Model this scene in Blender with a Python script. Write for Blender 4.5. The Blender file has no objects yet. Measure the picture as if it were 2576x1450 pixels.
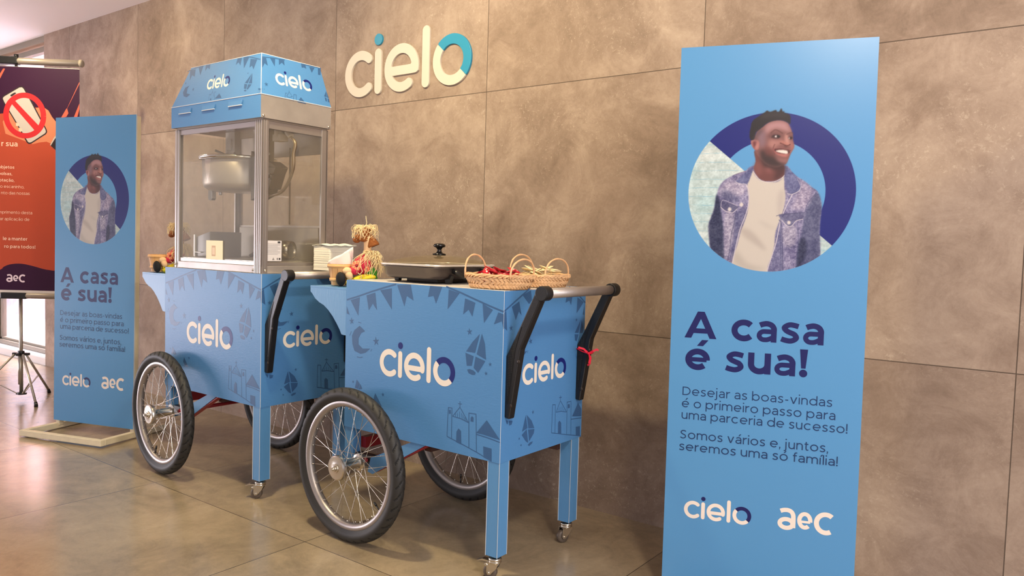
import bpy, bmesh, math, random
import numpy as np
from math import sin, cos, pi, radians
from mathutils import Vector, Matrix
from mathutils.geometry import tessellate_polygon

SC = bpy.context.scene
COL = SC.collection
random.seed(7)

# ------------------------------------------------------------------ camera
cd = bpy.data.cameras.new('camera'); cam = bpy.data.objects.new('camera', cd); COL.objects.link(cam)
YAW, PIT, ROL = 0.64092, -0.05419, 0.02846
_f = Vector((-sin(YAW)*cos(PIT), cos(YAW)*cos(PIT), sin(PIT)))
_r = Vector((cos(YAW), sin(YAW), 0)); _u = _r.cross(_f)
_r2 = cos(ROL)*_r + sin(ROL)*_u; _u2 = -sin(ROL)*_r + cos(ROL)*_u
cam.matrix_world = Matrix(((_r2.x, _u2.x, -_f.x, 6.0457), (_r2.y, _u2.y, -_f.y, -2.6505), (_r2.z, _u2.z, -_f.z, 1.0512), (0, 0, 0, 1)))
cd.sensor_width = 36.0; cd.lens = 1933.18/2576*36; cd.clip_start = 0.05
SC.camera = cam
SC.view_settings.view_transform = 'Standard'; SC.view_settings.look = 'None'
SC.view_settings.gamma = 1.0; SC.view_settings.use_curve_mapping = False
SC.view_settings.exposure = 0.46

# ------------------------------------------------------------------ light
W = bpy.data.worlds.new('world'); SC.world = W; W.use_nodes = True
W.node_tree.nodes['Background'].inputs[0].default_value = (0.96, 0.90, 0.95, 1)
W.node_tree.nodes['Background'].inputs[1].default_value = 0.50
def area(name, loc, target, sx, sy, power, col):
    l = bpy.data.lights.new(name, 'AREA'); l.shape = 'RECTANGLE'; l.size = sx; l.size_y = sy; l.energy = power; l.color = col
    o = bpy.data.objects.new(name, l); COL.objects.link(o); o.location = loc
    o.rotation_euler = (Vector(target)-Vector(loc)).to_track_quat('-Z', 'Y').to_euler(); return o
def spot(name, loc, target, power, col, ang=1.9, blend=0.6, r=0.05):
    l = bpy.data.lights.new(name, 'SPOT'); l.energy = power; l.color = col; l.spot_size = ang; l.spot_blend = blend; l.shadow_soft_size = r
    o = bpy.data.objects.new(name, l); COL.objects.link(o); o.location = loc
    o.rotation_euler = (Vector(target)-Vector(loc)).to_track_quat('-Z', 'Y').to_euler(); return o
WARM = (1.0, 0.84, 0.52); DAY = (0.96, 0.90, 1.0)
area('daylight_low_glazing_left', (-3.4, -4.0, 0.38), (3.0, -0.7, 0.5), 3.4, 0.66, 150, DAY)
area('daylight_from_right_glazing', (8.9, -2.3, 1.5), (4.6, -0.6, 0.7), 2.6, 2.0, 80, (0.93, 0.93, 1.0))
area('daylight_over_window_yard', (-2.6, 0.75, 3.6), (-2.6, 0.95, 0.0), 5.0, 0.9, 2300, (1.0, 0.96, 1.0))
spot('downlight_right', (6.3, -2.0, 2.55), (5.2, -0.2, 0.9), 150, (1.0, 0.86, 0.68), 2.5, 0.8, 0.14)
spot('downlight_centre', (3.85, -1.35, 2.55), (4.15, -0.2, 0.9), 120, WARM, 2.6, 0.9, 0.07)
spot('downlight_left', (1.2, -1.2, 2.55), (1.5, -0.1, 1.2), 55, WARM, 2.5, 0.9, 0.06)

# ------------------------------------------------------------------ materials
def lin(c):
    c = [x/255.0 for x in c[:3]]
    return tuple((x/12.92 if x <= 0.04045 else ((x+0.055)/1.055)**2.4) for x in c)+(1.0,)
MATS = {}
def mat(name, col, rough=0.5, metal=0.0, spec=None, bump=None, vary=None, coat=0.0, sss=0.0):
    """principled; bump=(scale,strength[,stretch]) vary=(scale,amount)"""
    if name in MATS: return MATS[name]
    m = bpy.data.materials.new(name); m.use_nodes = True; nt = m.node_tree; b = nt.nodes['Principled BSDF']
    b.inputs['Base Color'].default_value = lin(col); b.inputs['Roughness'].default_value = rough; b.inputs['Metallic'].default_value = metal
    if spec is not None: b.inputs['Specular IOR Level'].default_value = spec
    if coat: b.inputs['Coat Weight'].default_value = coat; b.inputs['Coat Roughness'].default_value = 0.25
    if bump or vary:
        tc = nt.nodes.new('ShaderNodeTexCoord')
    if bump:
        mp = nt.nodes.new('ShaderNodeMapping'); st = bump[2] if len(bump) > 2 else (1, 1, 1); mp.inputs['Scale'].default_value = st
        nt.links.new(tc.outputs['Object'], mp.inputs[0])
        n = nt.nodes.new('ShaderNodeTexNoise'); n.inputs['Scale'].default_value = bump[0]; n.inputs['Detail'].default_value = 3
        nt.links.new(mp.outputs[0], n.inputs['Vector'])
        bp = nt.nodes.new('ShaderNodeBump'); bp.inputs['Strength'].default_value = bump[1]; bp.inputs['Distance'].default_value = 0.002
        nt.links.new(n.outputs[0], bp.inputs['Height']); nt.links.new(bp.outputs[0], b.inputs['Normal'])
    if vary:
        n = nt.nodes.new('ShaderNodeTexNoise'); n.inputs['Scale'].default_value = vary[0]; n.inputs['Detail'].default_value = 5
        nt.links.new(tc.outputs['Object'], n.inputs['Vector'])
        mr = nt.nodes.new('ShaderNodeMapRange'); mr.inputs[1].default_value = 0.3; mr.inputs[2].default_value = 0.7
        mr.inputs[3].default_value = 1-vary[1]; mr.inputs[4].default_value = 1+vary[1]
        nt.links.new(n.outputs[0], mr.inputs[0])
        mx = nt.nodes.new('ShaderNodeVectorMath'); mx.operation = 'SCALE'; mx.inputs[0].default_value = lin(col)[:3]
        nt.links.new(mr.outputs[0], mx.inputs['Scale']); nt.links.new(mx.outputs[0], b.inputs['Base Color'])
    MATS[name] = m; return m

def stone_mat(name, cols, joint, floor=False):
    """large porcelain stone slabs, 1 m joints; object coordinates: wall (x,z), floor (x,y)"""
    m = bpy.data.materials.new(name); m.use_nodes = True; nt = m.node_tree; N = nt.nodes; L = nt.links; b = N['Principled BSDF']
    tc = N.new('ShaderNodeTexCoord'); sep = N.new('ShaderNodeSeparateXYZ'); L.new(tc.outputs['Object'], sep.inputs[0])
    def math_(op, a, bb=None, c=None):
        n = N.new('ShaderNodeMath'); n.operation = op
        for i, v in enumerate((a, bb, c)):
            if v is None: continue
            if isinstance(v, (int, float)): n.inputs[i].default_value = v
            else: L.new(v, n.inputs[i])
        return n.outputs[0]
    ax = sep.outputs[0]; ay = sep.outputs[1] if floor else sep.outputs[2]
    ix = math_('FLOOR', ax); iy = math_('FLOOR', ay)
    fx = math_('FRACT', ax); fy = math_('FRACT', ay)
    dx = math_('MINIMUM', fx, math_('SUBTRACT', 1.0, fx)); dy = math_('MINIMUM', fy, math_('SUBTRACT', 1.0, fy))
    d = math_('MINIMUM', dx, dy)
    jm = math_('LESS_THAN', d, 0.0016)
    cmb = N.new('ShaderNodeCombineXYZ'); L.new(ix, cmb.inputs[0]); L.new(iy, cmb.inputs[1])
    wn = N.new('ShaderNodeTexWhiteNoise'); L.new(cmb.outputs[0], wn.inputs['Vector'])
    off = N.new('ShaderNodeVectorMath'); off.operation = 'MULTIPLY_ADD'
    L.new(wn.outputs['Color'], off.inputs[0]); off.inputs[1].default_value = (9, 9, 9); L.new(tc.outputs['Object'], off.inputs[2])
    def noise(scale, detail, rough, dist=0.0, src=off.outputs[0]):
        n = N.new('ShaderNodeTexNoise'); n.inputs['Scale'].default_value = scale; n.inputs['Detail'].default_value = detail
        n.inputs['Roughness'].default_value = rough; n.inputs['Distortion'].default_value = dist; L.new(src, n.inputs['Vector']); return n.outputs[0]
    n1 = noise(1.5, 7, 0.68, 0.9); n2 = noise(6.0, 10, 0.78, 0.8); n3 = noise(38.0, 8, 0.82, 1.4)
    v = math_('ADD', math_('MULTIPLY', n1, 0.50), math_('MULTIPLY', n2, 0.36)); v = math_('ADD', v, math_('MULTIPLY', n3, 0.14))
    wnv = math_('MULTIPLY', math_('SUBTRACT', wn.outputs['Value'], 0.5), 0.055); v = math_('ADD', v, wnv)
    cr = N.new('ShaderNodeValToRGB'); e = cr.color_ramp.elements
    pos = [0.34, 0.46, 0.54, 0.66]
    e[0].position = pos[0]; e[0].color = lin(cols[0]); e[1].position = pos[3]; e[1].color = lin(cols[3])
    for i in (1, 2):
        q = e.new(pos[i]); q.color = lin(cols[i])
    L.new(v, cr.inputs[0])
    # fine pitted flecks gathered in patches
    pk = noise(60.0, 6, 0.85, 0.5); pm_ = noise(2.6, 4, 0.65, 0.3)
    fleck = math_('MULTIPLY', math_('GREATER_THAN', pk, 0.58), math_('MULTIPLY', math_('MULTIPLY', math_('MAXIMUM', math_('SUBTRACT', pm_, 0.46), 0.0), 6.0), 0.32 if not floor else 0.14))
    mx = N.new('ShaderNodeMix'); mx.data_type = 'RGBA'; L.new(fleck, mx.inputs[0]); L.new(cr.outputs[0], mx.inputs[6]); mx.inputs[7].default_value = lin(cols[4])
    mj = N.new('ShaderNodeMix'); mj.data_type = 'RGBA'; L.new(math_('MULTIPLY', jm, 0.85), mj.inputs[0]); L.new(mx.outputs[2], mj.inputs[6]); mj.inputs[7].default_value = lin(joint)
    L.new(mj.outputs[2], b.inputs['Base Color'])
    bp = N.new('ShaderNodeBump'); bp.inputs['Strength'].default_value = 0.02 if floor else 0.42; bp.inputs['Distance'].default_value = 0.004
    hh = math_('SUBTRACT', math_('ADD', math_('MULTIPLY', n3, 0.6), math_('MULTIPLY', math_('GREATER_THAN', pk, 0.60), 0.25)), math_('MULTIPLY', jm, 1.5))
    L.new(hh, bp.inputs['Height']); L.new(bp.outputs[0], b.inputs['Normal'])
    if floor:
        rr = N.new('ShaderNodeMapRange'); rr.inputs[1].default_value = 0.35; rr.inputs[2].default_value = 0.65; rr.inputs[3].default_value = 0.19; rr.inputs[4].default_value = 0.22
        L.new(n2, rr.inputs[0]); L.new(rr.outputs[0], b.inputs['Roughness']); b.inputs['Specular IOR Level'].default_value = 1.0
    else: b.inputs['Roughness'].default_value = 0.72; b.inputs['Specular IOR Level'].default_value = 0.25
    return m

def glass_mat(name, tint=(250, 250, 247), haze=0.075, hazecol=(205, 190, 175), rough=0.02):
    m = bpy.data.materials.new(name); m.use_nodes = True; nt = m.node_tree; N = nt.nodes; L = nt.links
    N.remove(N['Principled BSDF']); out = N['Material Output']
    tr = N.new('ShaderNodeBsdfTransparent'); tr.inputs[0].default_value = lin(tint)
    gl = N.new('ShaderNodeBsdfGlossy'); gl.inputs['Roughness'].default_value = rough; gl.inputs[0].default_value = (1, 1, 1, 1)
    df = N.new('ShaderNodeBsdfDiffuse'); df.inputs[0].default_value = lin(hazecol)
    fr = N.new('ShaderNodeFresnel'); ge = N.new('ShaderNodeNewGeometry'); mr = N.new('ShaderNodeMapRange'); mr.inputs[3].default_value = 1.45; mr.inputs[4].default_value = 1/1.45; L.new(ge.outputs['Backfacing'], mr.inputs[0]); L.new(mr.outputs[0], fr.inputs[0])
    m1 = N.new('ShaderNodeMixShader'); m1.inputs[0].default_value = haze; L.new(tr.outputs[0], m1.inputs[1]); L.new(df.outputs[0], m1.inputs[2])
    m2 = N.new('ShaderNodeMixShader'); L.new(fr.outputs[0], m2.inputs[0]); L.new(m1.outputs[0], m2.inputs[1]); L.new(gl.outputs[0], m2.inputs[2])
    L.new(m2.outputs[0], out.inputs[0]); return m

def attr_mat(name, rough=0.5):
    m = bpy.data.materials.new(name); m.use_nodes = True; nt = m.node_tree; b = nt.nodes['Principled BSDF']
    a = nt.nodes.new('ShaderNodeAttribute'); a.attribute_name = 'Ink'; nt.links.new(a.outputs['Color'], b.inputs['Base Color'])
    b.inputs['Roughness'].default_value = rough; return m

# ------------------------------------------------------------------ mesh building
class MB:
    def __init__(s): s.v = []; s.f = []; s.m = []; s.s = []
    def add(s, vs, fs, m=0, sm=False):
        o = len(s.v); s.v += [tuple(map(float, p)) for p in vs]
        for f in fs: s.f.append([i+o for i in f]); s.m.append(m); s.s.append(sm)
        return s
    def box(s, lo, hi, m=0):
        x0, y0, z0 = lo; x1, y1, z1 = hi
        v = [(x0,y0,z0),(x1,y0,z0),(x1,y1,z0),(x0,y1,z0),(x0,y0,z1),(x1,y0,z1),(x1,y1,z1),(x0,y1,z1)]
        fm = m if isinstance(m, (list, tuple)) else [m]*6     # -z +z -y +x +y -x
        for f, mm in zip([(0,3,2,1),(4,5,6,7),(0,1,5,4),(1,2,6,5),(2,3,7,6),(3,0,4,7)], fm): s.add([v[i] for i in f], [(0,1,2,3)], mm)
        return s
    def wbox(s, lo, hi, m=0):
        x0, y0, z0 = lo; x1, y1, z1 = hi
        v = [(x0,y0,z0),(x1,y0,z0),(x1,y1,z0),(x0,y1,z0),(x0,y0,z1),(x1,y0,z1),(x1,y1,z1),(x0,y1,z1)]
        return s.add(v, [(0,3,2,1),(4,5,6,7),(0,1,5,4),(1,2,6,5),(2,3,7,6),(3,0,4,7)], m)
    def bar(s, p0, p1, w, h, up=(0, 0, 1), m=0):
        p0 = Vector(p0); p1 = Vector(p1); d = (p1-p0).normalized(); u = Vector(up); a = d.cross(u)
        if a.length < 1e-5: a = d.cross(Vector((1, 0, 0)))
        a.normalize(); u = a.cross(d); v = []
        for p in (p0, p1):
            for i, j in ((-1,-1),(1,-1),(1,1),(-1,1)): v.append(p+a*(i*w/2)+u*(j*h/2))
        return s.add(v, [(0,1,2,3),(7,6,5,4),(0,4,5,1),(1,5,6,2),(2,6,7,3),(3,7,4,0)], m)
    def lathe(s, prof, p=(0,0,0), axis=(0,0,1), n=32, m=0, sm=True, closed=False):
        p = Vector(p); k = Vector(axis).normalized(); a = k.orthogonal().normalized(); b = k.cross(a); v = []; f = []; q = len(prof)
        for i in range(n):
            t = 2*pi*i/n; d = a*cos(t)+b*sin(t)
            for r, z in prof: v.append(p+d*r+k*z)
        for i in range(n):
            j = (i+1) % n
            for c in range(q if closed else q-1):
                e = (c+1) % q
                f.append((i*q+c, j*q+c, j*q+e, i*q+e))
        return s.add(v, f, m, sm)
    def cyl(s, p0, p1, r0, r1=None, n=20, m=0, sm=True):
        r1 = r0 if r1 is None else r1; p0 = Vector(p0); L = (Vector(p1)-p0)
        h = L.length
        s.lathe([(r0, 0), (r1, h)], p0, L, n, m, sm)
        s.lathe([(1e-6, 0), (r0, 0)], p0, L, n, m, False); s.lathe([(r1, h), (1e-6, h)], p0, L, n, m, False); return s
    def tube(s, pts, r, n=8, m=0, sm=True, closed=False, flat=None):
        P = [Vector(p) for p in pts]; q = len(P); v = []; f = []; prev = None
        rr = r if isinstance(r, (list, tuple)) else [r]*q
        for i in range(q):
            if closed: t = P[(i+1) % q]-P[i-1]
            else: t = P[min(i+1, q-1)]-P[max(i-1, 0)]
            if t.length < 1e-9: t = Vector((0, 0, 1))
            t.normalize()
            a = t.orthogonal() if prev is None else prev-t*prev.dot(t)
            if a.length < 1e-6: a = t.orthogonal()
            a.normalize(); prev = a; b = t.cross(a)
            for j in range(n):
                w = 2*pi*j/n; v.append(P[i]+a*(cos(w)*rr[i])+b*(sin(w)*rr[i]))
        for i in range(q if closed else q-1):
            k = (i+1) % q
            for j in range(n): l = (j+1) % n; f.append((i*n+j, i*n+l, k*n+l, k*n+j))
        s.add(v, f, m, sm)
        if not closed: s.add(v[:n], [tuple(range(n))[::-1]], m); s.add(v[-n:], [tuple(range(n))], m)
        return s
    def ribbon(s, pts, nors, w, th=0.0012, m=0):
        """flat strip along pts, its face towards nors"""
        P = [Vector(p) for p in pts]; v = []; f = []; q = len(P)
        for i in range(q):
            t = (P[min(i+1, q-1)]-P[max(i-1, 0)]).normalized(); nn = Vector(nors[i]).normalized(); a = t.cross(nn).normalized()
            for x, y in ((-1, -1), (1, -1), (1, 1), (-1, 1)): v.append(P[i]+a*(x*w/2)+nn*(y*th/2))
        for i in range(q-1):
            for j in range(4): l = (j+1) % 4; f.append((i*4+j, i*4+l, i*4+4+l, i*4+4+j))
        f.append((0,1,2,3)); f.append((q*4-1, q*4-2, q*4-3, q*4-4))
        return s.add(v, f, m, False)
    def poly(s, pts, m=0, holes=()):
        """flat filled polygon in 3d"""
        loops = [[Vector(p) for p in pts]]+[[Vector(p) for p in h] for h in holes]
        flat = [p for l in loops for p in l]
        return s.add(flat, [tuple(t) for t in tessellate_polygon(loops)], m)
    def prism(s, pts, d, m=0, side=None):
        P = [Vector(p) for p in pts]; d = Vector(d); n = len(P); s.poly(P, m); s.poly([p+d for p in P], m)
        for i in range(n): j = (i+1) % n; s.add([P[i], P[j], P[j]+d, P[i]+d], [(0,1,2,3)], m if side is None else side)
        return s
    def ball(s, c, r, n=16, m=0, rot=None):
        c = Vector(c); v = []; f = []; k = n//2
        for i in range(k+1):
            a = pi*i/k
            for j in range(n):
                b = 2*pi*j/n; q = Vector((sin(a)*cos(b)*r[0], sin(a)*sin(b)*r[1], cos(a)*r[2]))
                if rot is not None: q = rot @ q
                v.append(c+q)
        for i in range(k):
            for j in range(n): l = (j+1) % n; f.append((i*n+j, (i+1)*n+j, (i+1)*n+l, i*n+l))
        return s.add(v, f, m, True)
    def build(s, name, mats, parent=None, bevel=0, seg=2, weld=True, subsurf=0, crisp=0):
        me = bpy.data.meshes.new(name); me.from_pydata(s.v, [], s.f)
        mats = mats if isinstance(mats, (list, tuple)) else [mats]
        for q in mats: me.materials.append(q)
        me.polygons.foreach_set('material_index', s.m); me.polygons.foreach_set('use_smooth', s.s)
        if weld:
            bm = bmesh.new(); bm.from_mesh(me); bmesh.ops.remove_doubles(bm, verts=bm.verts, dist=1e-6)
            bmesh.ops.dissolve_degenerate(bm, edges=bm.edges, dist=1e-7)
            bmesh.ops.recalc_face_normals(bm, faces=bm.faces); bm.to_mesh(me); bm.free()
        me.update(); o = bpy.data.objects.new(name, me); COL.objects.link(o)
        if parent: o.parent = parent
        if bevel:
            b = o.modifiers.new('bevel', 'BEVEL'); b.width = bevel; b.segments = seg; b.limit_method = 'ANGLE'; b.angle_limit = 0.6; b.harden_normals = False
        if crisp:
            b = o.modifiers.new('crisp', 'EDGE_SPLIT'); b.split_angle = radians(crisp)
        if subsurf:
            b = o.modifiers.new('sub', 'SUBSURF'); b.levels = subsurf; b.render_levels = subsurf
        return o
def empty(name, loc=(0,0,0), rz=0, label=None, cat=None, group=None):
    o = bpy.data.objects.new(name, None); COL.objects.link(o); o.location = loc; o.rotation_euler = (0, 0, rz); o.empty_display_size = 0.1
    if label: tag(o, label, cat, group)
    return o
def tag(o, label, cat, group=None):
    o['label'] = label; o['category'] = cat
    if group: o['group'] = group
    return o
def struct(o): o['kind'] = 'structure'; return o
def copy_tree(o, parent=None):
    c = o.copy(); COL.objects.link(c); c.parent = parent
    for ch in list(o.children): copy_tree(ch, c)
    return c
def rrect(x0, y0, x1, y1, r, n=6):
    out = []
    for cx, cy, a0 in ((x1-r, y0+r, -90), (x1-r, y1-r, 0), (x0+r, y1-r, 90), (x0+r, y0+r, 180)):
        for i in range(n+1): a = radians(a0+90*i/n); out.append((cx+r*cos(a), cy+r*sin(a)))
    return out

# ------------------------------------------------------------------ flat printing: ink lies a hair above its sheet
class Ink:
    def __init__(s, O, U, V, N, base=0.00025):
        s.O, s.U, s.V, s.N = Vector(O), Vector(U), Vector(V), Vector(N); s.mb = MB(); s.k = 0; s.base = base
    def P(s, p, z=None):
        return s.O+s.U*p[0]+s.V*p[1]+s.N*(s.base+(s.k*0.000004 if z is None else z))
    def fill(s, pts, m=0, holes=()):
        s.k += 1; s.mb.poly([s.P(p) for p in pts], m, [[s.P(p) for p in h] for h in holes])
    def stroke(s, pts, w, m=0, cap='flat'):
        s.k += 1; P = [Vector((p[0], p[1])) for p in pts]; n = len(P); Lf = []; Rt = []
        for i in range(n):
            a = (P[i]-P[i-1]).normalized() if i > 0 else None; b = (P[i+1]-P[i]).normalized() if i < n-1 else None
            t = ((a or b)+(b or a)).normalized(); nn = Vector((-t.y, t.x)); c = max(0.5, nn.dot(Vector((-(a or b).y, (a or b).x))))
            Lf.append(P[i]+nn*(w/2/c)); Rt.append(P[i]-nn*(w/2/c))
        for i in range(n-1): s.mb.add([s.P(q) for q in (Lf[i], Rt[i], Rt[i+1], Lf[i+1])], [(0,1,2,3)], m)
        if cap == 'round':
            for c, e in ((P[0], P[0]-P[1]), (P[-1], P[-1]-P[-2])):
                a0 = math.atan2(e.y, e.x); s.mb.add([s.P((c.x+w/2*cos(a0+x), c.y+w/2*sin(a0+x))) for x in [(-pi/2+pi*i/10) for i in range(11)]], [tuple(range(11))], m)
    def disc(s, c, r, m=0): s.fill([(c[0]+r*cos(a), c[1]+r*sin(a)) for a in [2*pi*i/28 for i in range(28)]], m)
    def star(s, c, r, m=0, rot=0.15):
        s.fill([(c[0]+(r if i % 2 == 0 else r*0.36)*cos(pi/2+rot+pi*i/5), c[1]+(r if i % 2 == 0 else r*0.36)*sin(pi/2+rot+pi*i/5)) for i in range(10)], m)
    def items(s, L, m=0):
        for it in L:
            if it[0] == 'P': s.fill(it[1], m)
            elif it[0] == 'L': s.stroke(it[1], it[2], m)
            elif it[0] == 'S': s.star(it[1], it[2], m)
def arc(cx, cy, rx, ry, a0, a1, n=None):
    n = n or max(4, int(abs(a1-a0)/9)); return [(cx+rx*cos(radians(a0+(a1-a0)*i/n)), cy+ry*sin(radians(a0+(a1-a0)*i/n))) for i in range(n+1)]
def logo_cielo(ink, u, v, sc, mw, md):
    """u = left edge, v = middle height of the round letters, sc = scale of the 0.832 wide word"""
    w = 0.046*sc; T = lambda pts: [(u+x*sc, v+y*sc) for x, y in pts]; r = 0.091
    ink.stroke(T(arc(0.114, 0, r, r, 50, 310, 30)), w, mw, 'round')
    ink.stroke(T([(0.2385, -0.087), (0.2385, 0.087)]), w, mw, 'round'); ink.disc(T([(0.2385, 0.154)])[0], 0.0275*sc, md)
    e = [(0.315, -0.013), (0.47, -0.013)]+arc(0.398, 0, r, r, 4, 304, 34)
    ink.stroke(T([(0.318, -0.013), (0.482, -0.013)]), w*0.93, mw); ink.stroke(T([(0.4868, -0.02)]+arc(0.398, 0, r, r, -2, 303, 34)), w, mw, 'round')
    ink.stroke(T([(0.556, -0.087), (0.556, 0.152)]), w, mw, 'round')
    ink.stroke(T(arc(0.717, 0, r, r, 138, 318, 24)), w, mw); ink.stroke(T(arc(0.717, 0, r, r, -42, 138, 24)), w, md)
def logo_aec(ink, u, v, sc, m):
    """0.152 wide at sc=1; v = base line of the a"""
    T = lambda pts: [(u+x*sc, v+y*sc) for x, y in pts]; w = 0.0125*sc
    ink.stroke(T(arc(0.0240, 0.0190, 0.0178, 0.0128, 0, 360, 36)), w, m)
    ink.stroke(T(crom([(0.0070, 0.0545), (0.0160, 0.0580), (0.0270, 0.0590), (0.0365, 0.0555), (0.0420, 0.0470), (0.0432, 0.0360), (0.0434, 0.0200)])+[(0.0434, 0.0080)]), w, m)
    ink.stroke(T(arc(0.0745, 0.0335, 0.0150, 0.0198, -8, 312, 36)), w*0.92, m); ink.stroke(T([(0.0600, 0.0300), (0.0895, 0.0300)]), w*0.56, m)
    ink.stroke(T(arc(0.1310, 0.0325, 0.0250, 0.0265, 50, 302, 32)), w*1.08, m)

def crom(p, n=5):
    out = []
    for i in range(len(p)-1):
        a = p[max(0, i-1)]; b = p[i]; c = p[i+1]; d = p[min(len(p)-1, i+2)]
        for k in range(n):
            t = k/n; out.append(tuple(0.5*((2*b[j])+(c[j]-a[j])*t+(2*a[j]-5*b[j]+4*c[j]-d[j])*t*t+(3*b[j]-a[j]-3*c[j]+d[j])*t**3) for j in (0, 1)))
    return out+[p[-1]]
def glyphs(t):
    """letters drawn by their centre lines, x height 1, stroke t: {char: (advance, strokes)}; W = thinner stroke, F = filled, O = dot"""
    h = t/2; c = 0.5; r = (1-t)/2; A = 1.42; K = 1.30; G = {}; bold = t > 0.2; hv = 0.86 if bold else 1.0
    rx = r*1.04+(0.02 if bold else 0); D = 2*rx; y0 = h*hv; y1 = 1-h*hv; ry = (y1-y0)/2
    def bowl(x): return arc(x, c, rx, ry, 0, 360, 36)
    def acute(x): q = t*1.05; return ('F', [(x-.02-q*.1, 1.16), (x+q*.75, 1.16), (x+q*.7+.24, 1.46), (x+.16, 1.46)])
    def tilde(x): return ('W', .75, crom([(x-.28, 1.22), (x-.14, 1.33), (x, 1.27), (x+.14, 1.22), (x+.28, 1.33)]))
    dotr = max(t*.62, .105)
    G['o'] = (D+t, [bowl(h+rx)]); G['õ'] = (D+t, [bowl(h+rx), tilde(h+rx)]); G['ó'] = (D+t, [bowl(h+rx), acute(h+rx)])
    yb = .49
    e = [('W', .74 if bold else 1, [(h*.9, yb), (h*.9+D, yb)]), arc(h+rx, c, rx, ry, -2 if not bold else -4, 314, 32)]
    G['e'] = (D+t, e); G['é'] = (D+t, e+[acute(h+rx)])
    cc = [arc(h+rx, c, rx, ry, 43, 317, 26)]
    G['c'] = (D+t*.55, cc); G['ç'] = (D+t*.55, cc+[('W', .7, [(h+rx, 0), (h+rx+.05, -.14), (h+rx-.12, -.24)])])
    w_ = .86 if bold else .80; x1 = w_-h; m_ = .80 if bold else 1; b0 = h*m_; bt = .60-h*m_*.9; by = (b0+bt)/2; bry = (bt-b0)/2; brx = bry*1.0+.02; bxc = h*m_+brx
    top = 1-h*.9
    a = [('W', .92 if bold else 1, crom([(.10 if not bold else .13, .84-t*.18), (.26, top-.03), (.44, top), (x1-.10, top-.07), (x1-.005, .66), (x1, .5)])+[(x1, .3), (x1, 0)]),
         ('W', m_, [(x1, bt), (bxc, bt)]+arc(bxc, by, brx, bry, 90, 270, 16)[1:]+crom([(bxc, b0), (bxc+.14, b0+.015), (x1-.06, b0+.12), (x1, b0+.22)])[1:])]
    G['a'] = (w_, a); G['á'] = (w_, a+[acute(w_/2)]); G['ã'] = (w_, a+[tilde(w_/2)])
    sw = .80 if bold else .72; hs = h*.88
    S0 = [(sw-.06, .87-t*.2), (sw*.72, 1-hs-.02), (sw/2, 1-hs), (hs+.14, 1-hs-.05), (hs+.04, .74-t*.05), (hs+.13, .595), (sw/2, .515), (sw-hs-.10, .43), (sw-hs-.02, .27+t*.05), (sw-hs-.12, hs+.05), (sw/2, hs), (sw*.24, hs+.03), (.04, .145+t*.2)]
    G['s'] = (sw, [('W', .88 if bold else 1, crom(S0))])
    G['r'] = (.46+t*.2, [[(h, 0), (h, 1)], arc(.52+h*.3, .56, .52-h*.7, top-.56, 172, 92, 8)])
    arch = lambda x, w: arc(x+w/2, top-w/2*.95, w/2, w/2*.95, 180, 0, 16)
    W1 = .78-t*.6
    G['n'] = (W1+t, [[(h, 0), (h, 1)], arch(h, W1)+[(h+W1, 0)]])
    W2 = .74-t*.6
    G['m'] = (2*W2+t, [[(h, 0), (h, 1)], arch(h, W2)+[(h+W2, 0)], arch(h+W2, W2)+[(h+2*W2, 0)]])
    G['h'] = (W1+t, [[(h, 0), (h, A)], arch(h, W1)+[(h+W1, 0)]])
    Wu = W1+(.06 if bold else 0)
    G['u'] = (Wu+t, [[(h, 1)]+[(h+Wu/2+Wu/2*cos(radians(a_)), h*.9+Wu/2*.98+Wu/2*.98*sin(radians(a_))) for a_ in range(180, 361, 10)], [(h+Wu, 1), (h+Wu, 0)]])
    G['i'] = (t, [[(h, 0), (h, 1)], ('O', (h, 1.36), dotr*.95)]); G['í'] = (t+.05, [[(h, 0), (h, 1)], acute(h)])
    G['l'] = (t, [[(h, 0), (h, A)]]); G['j'] = (t+.05, [crom([(h, 1), (h, .4), (h, -.12), (h-.07, -.30), (h-.26, -.33)]), ('O', (h, 1.36), dotr*.95)])
    G['b'] = (D+t, [[(h, 0), (h, A)], bowl(h+rx)]); G['p'] = (D+t, [[(h, -.38), (h, 1)], bowl(h+rx)])
    q = t*1.12; G['v'] = (.92, [('F', [(0, 1), (q, 1), (.46+q/2, 0), (.46-q/2, 0)]), ('F', [(.92, 1), (.92-q, 1), (.46-q/2, 0), (.46+q/2, 0)])])
    G['d'] = (D+t, [[(h+D, 0), (h+D, A)], bowl(h+rx)])
    G['t'] = (.55, [crom([(.22, 1.26), (.22, .7), (.22, .28), (.32, h*.9), (.53, h+.03)]), [(0, 1-h), (.5, 1-h)]])
    G['f'] = (.5, [crom([(.2, 0), (.2, .6), (.2, 1.10), (.29, A-h-.02), (.52, A-h)]), [(0, 1-h), (.48, 1-h)]])
    G['-'] = (.5, [[(.05, .48), (.45, .48)]]); G[','] = (t, [('O', (h, dotr*.8), dotr*.85), ('F', [(h-dotr*.4, .02), (h+dotr*.8, .08), (h-dotr*.1, -.24), (h-dotr*.9, -.24)])])
    G['!'] = (t*1.25, [('F', [(0, K+.0), (t*1.18, K), (t*.92, .40), (t*.26, .40)]) if bold else [(h, .36), (h, A)], ('O', (t*.6 if bold else h, dotr), dotr*1.08)])
    G['D'] = (1.16, [[(.45, h), (h, h), (h, K-h), (.45, K-h)], arc(.45, K/2, .69-h, K/2-h, -92, 92, 24)])
    G['S'] = (.96, [crom([(x*1.22+.04, h+(y-h)*(K-t)/(1-t)) for x, y in S0])])
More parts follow.
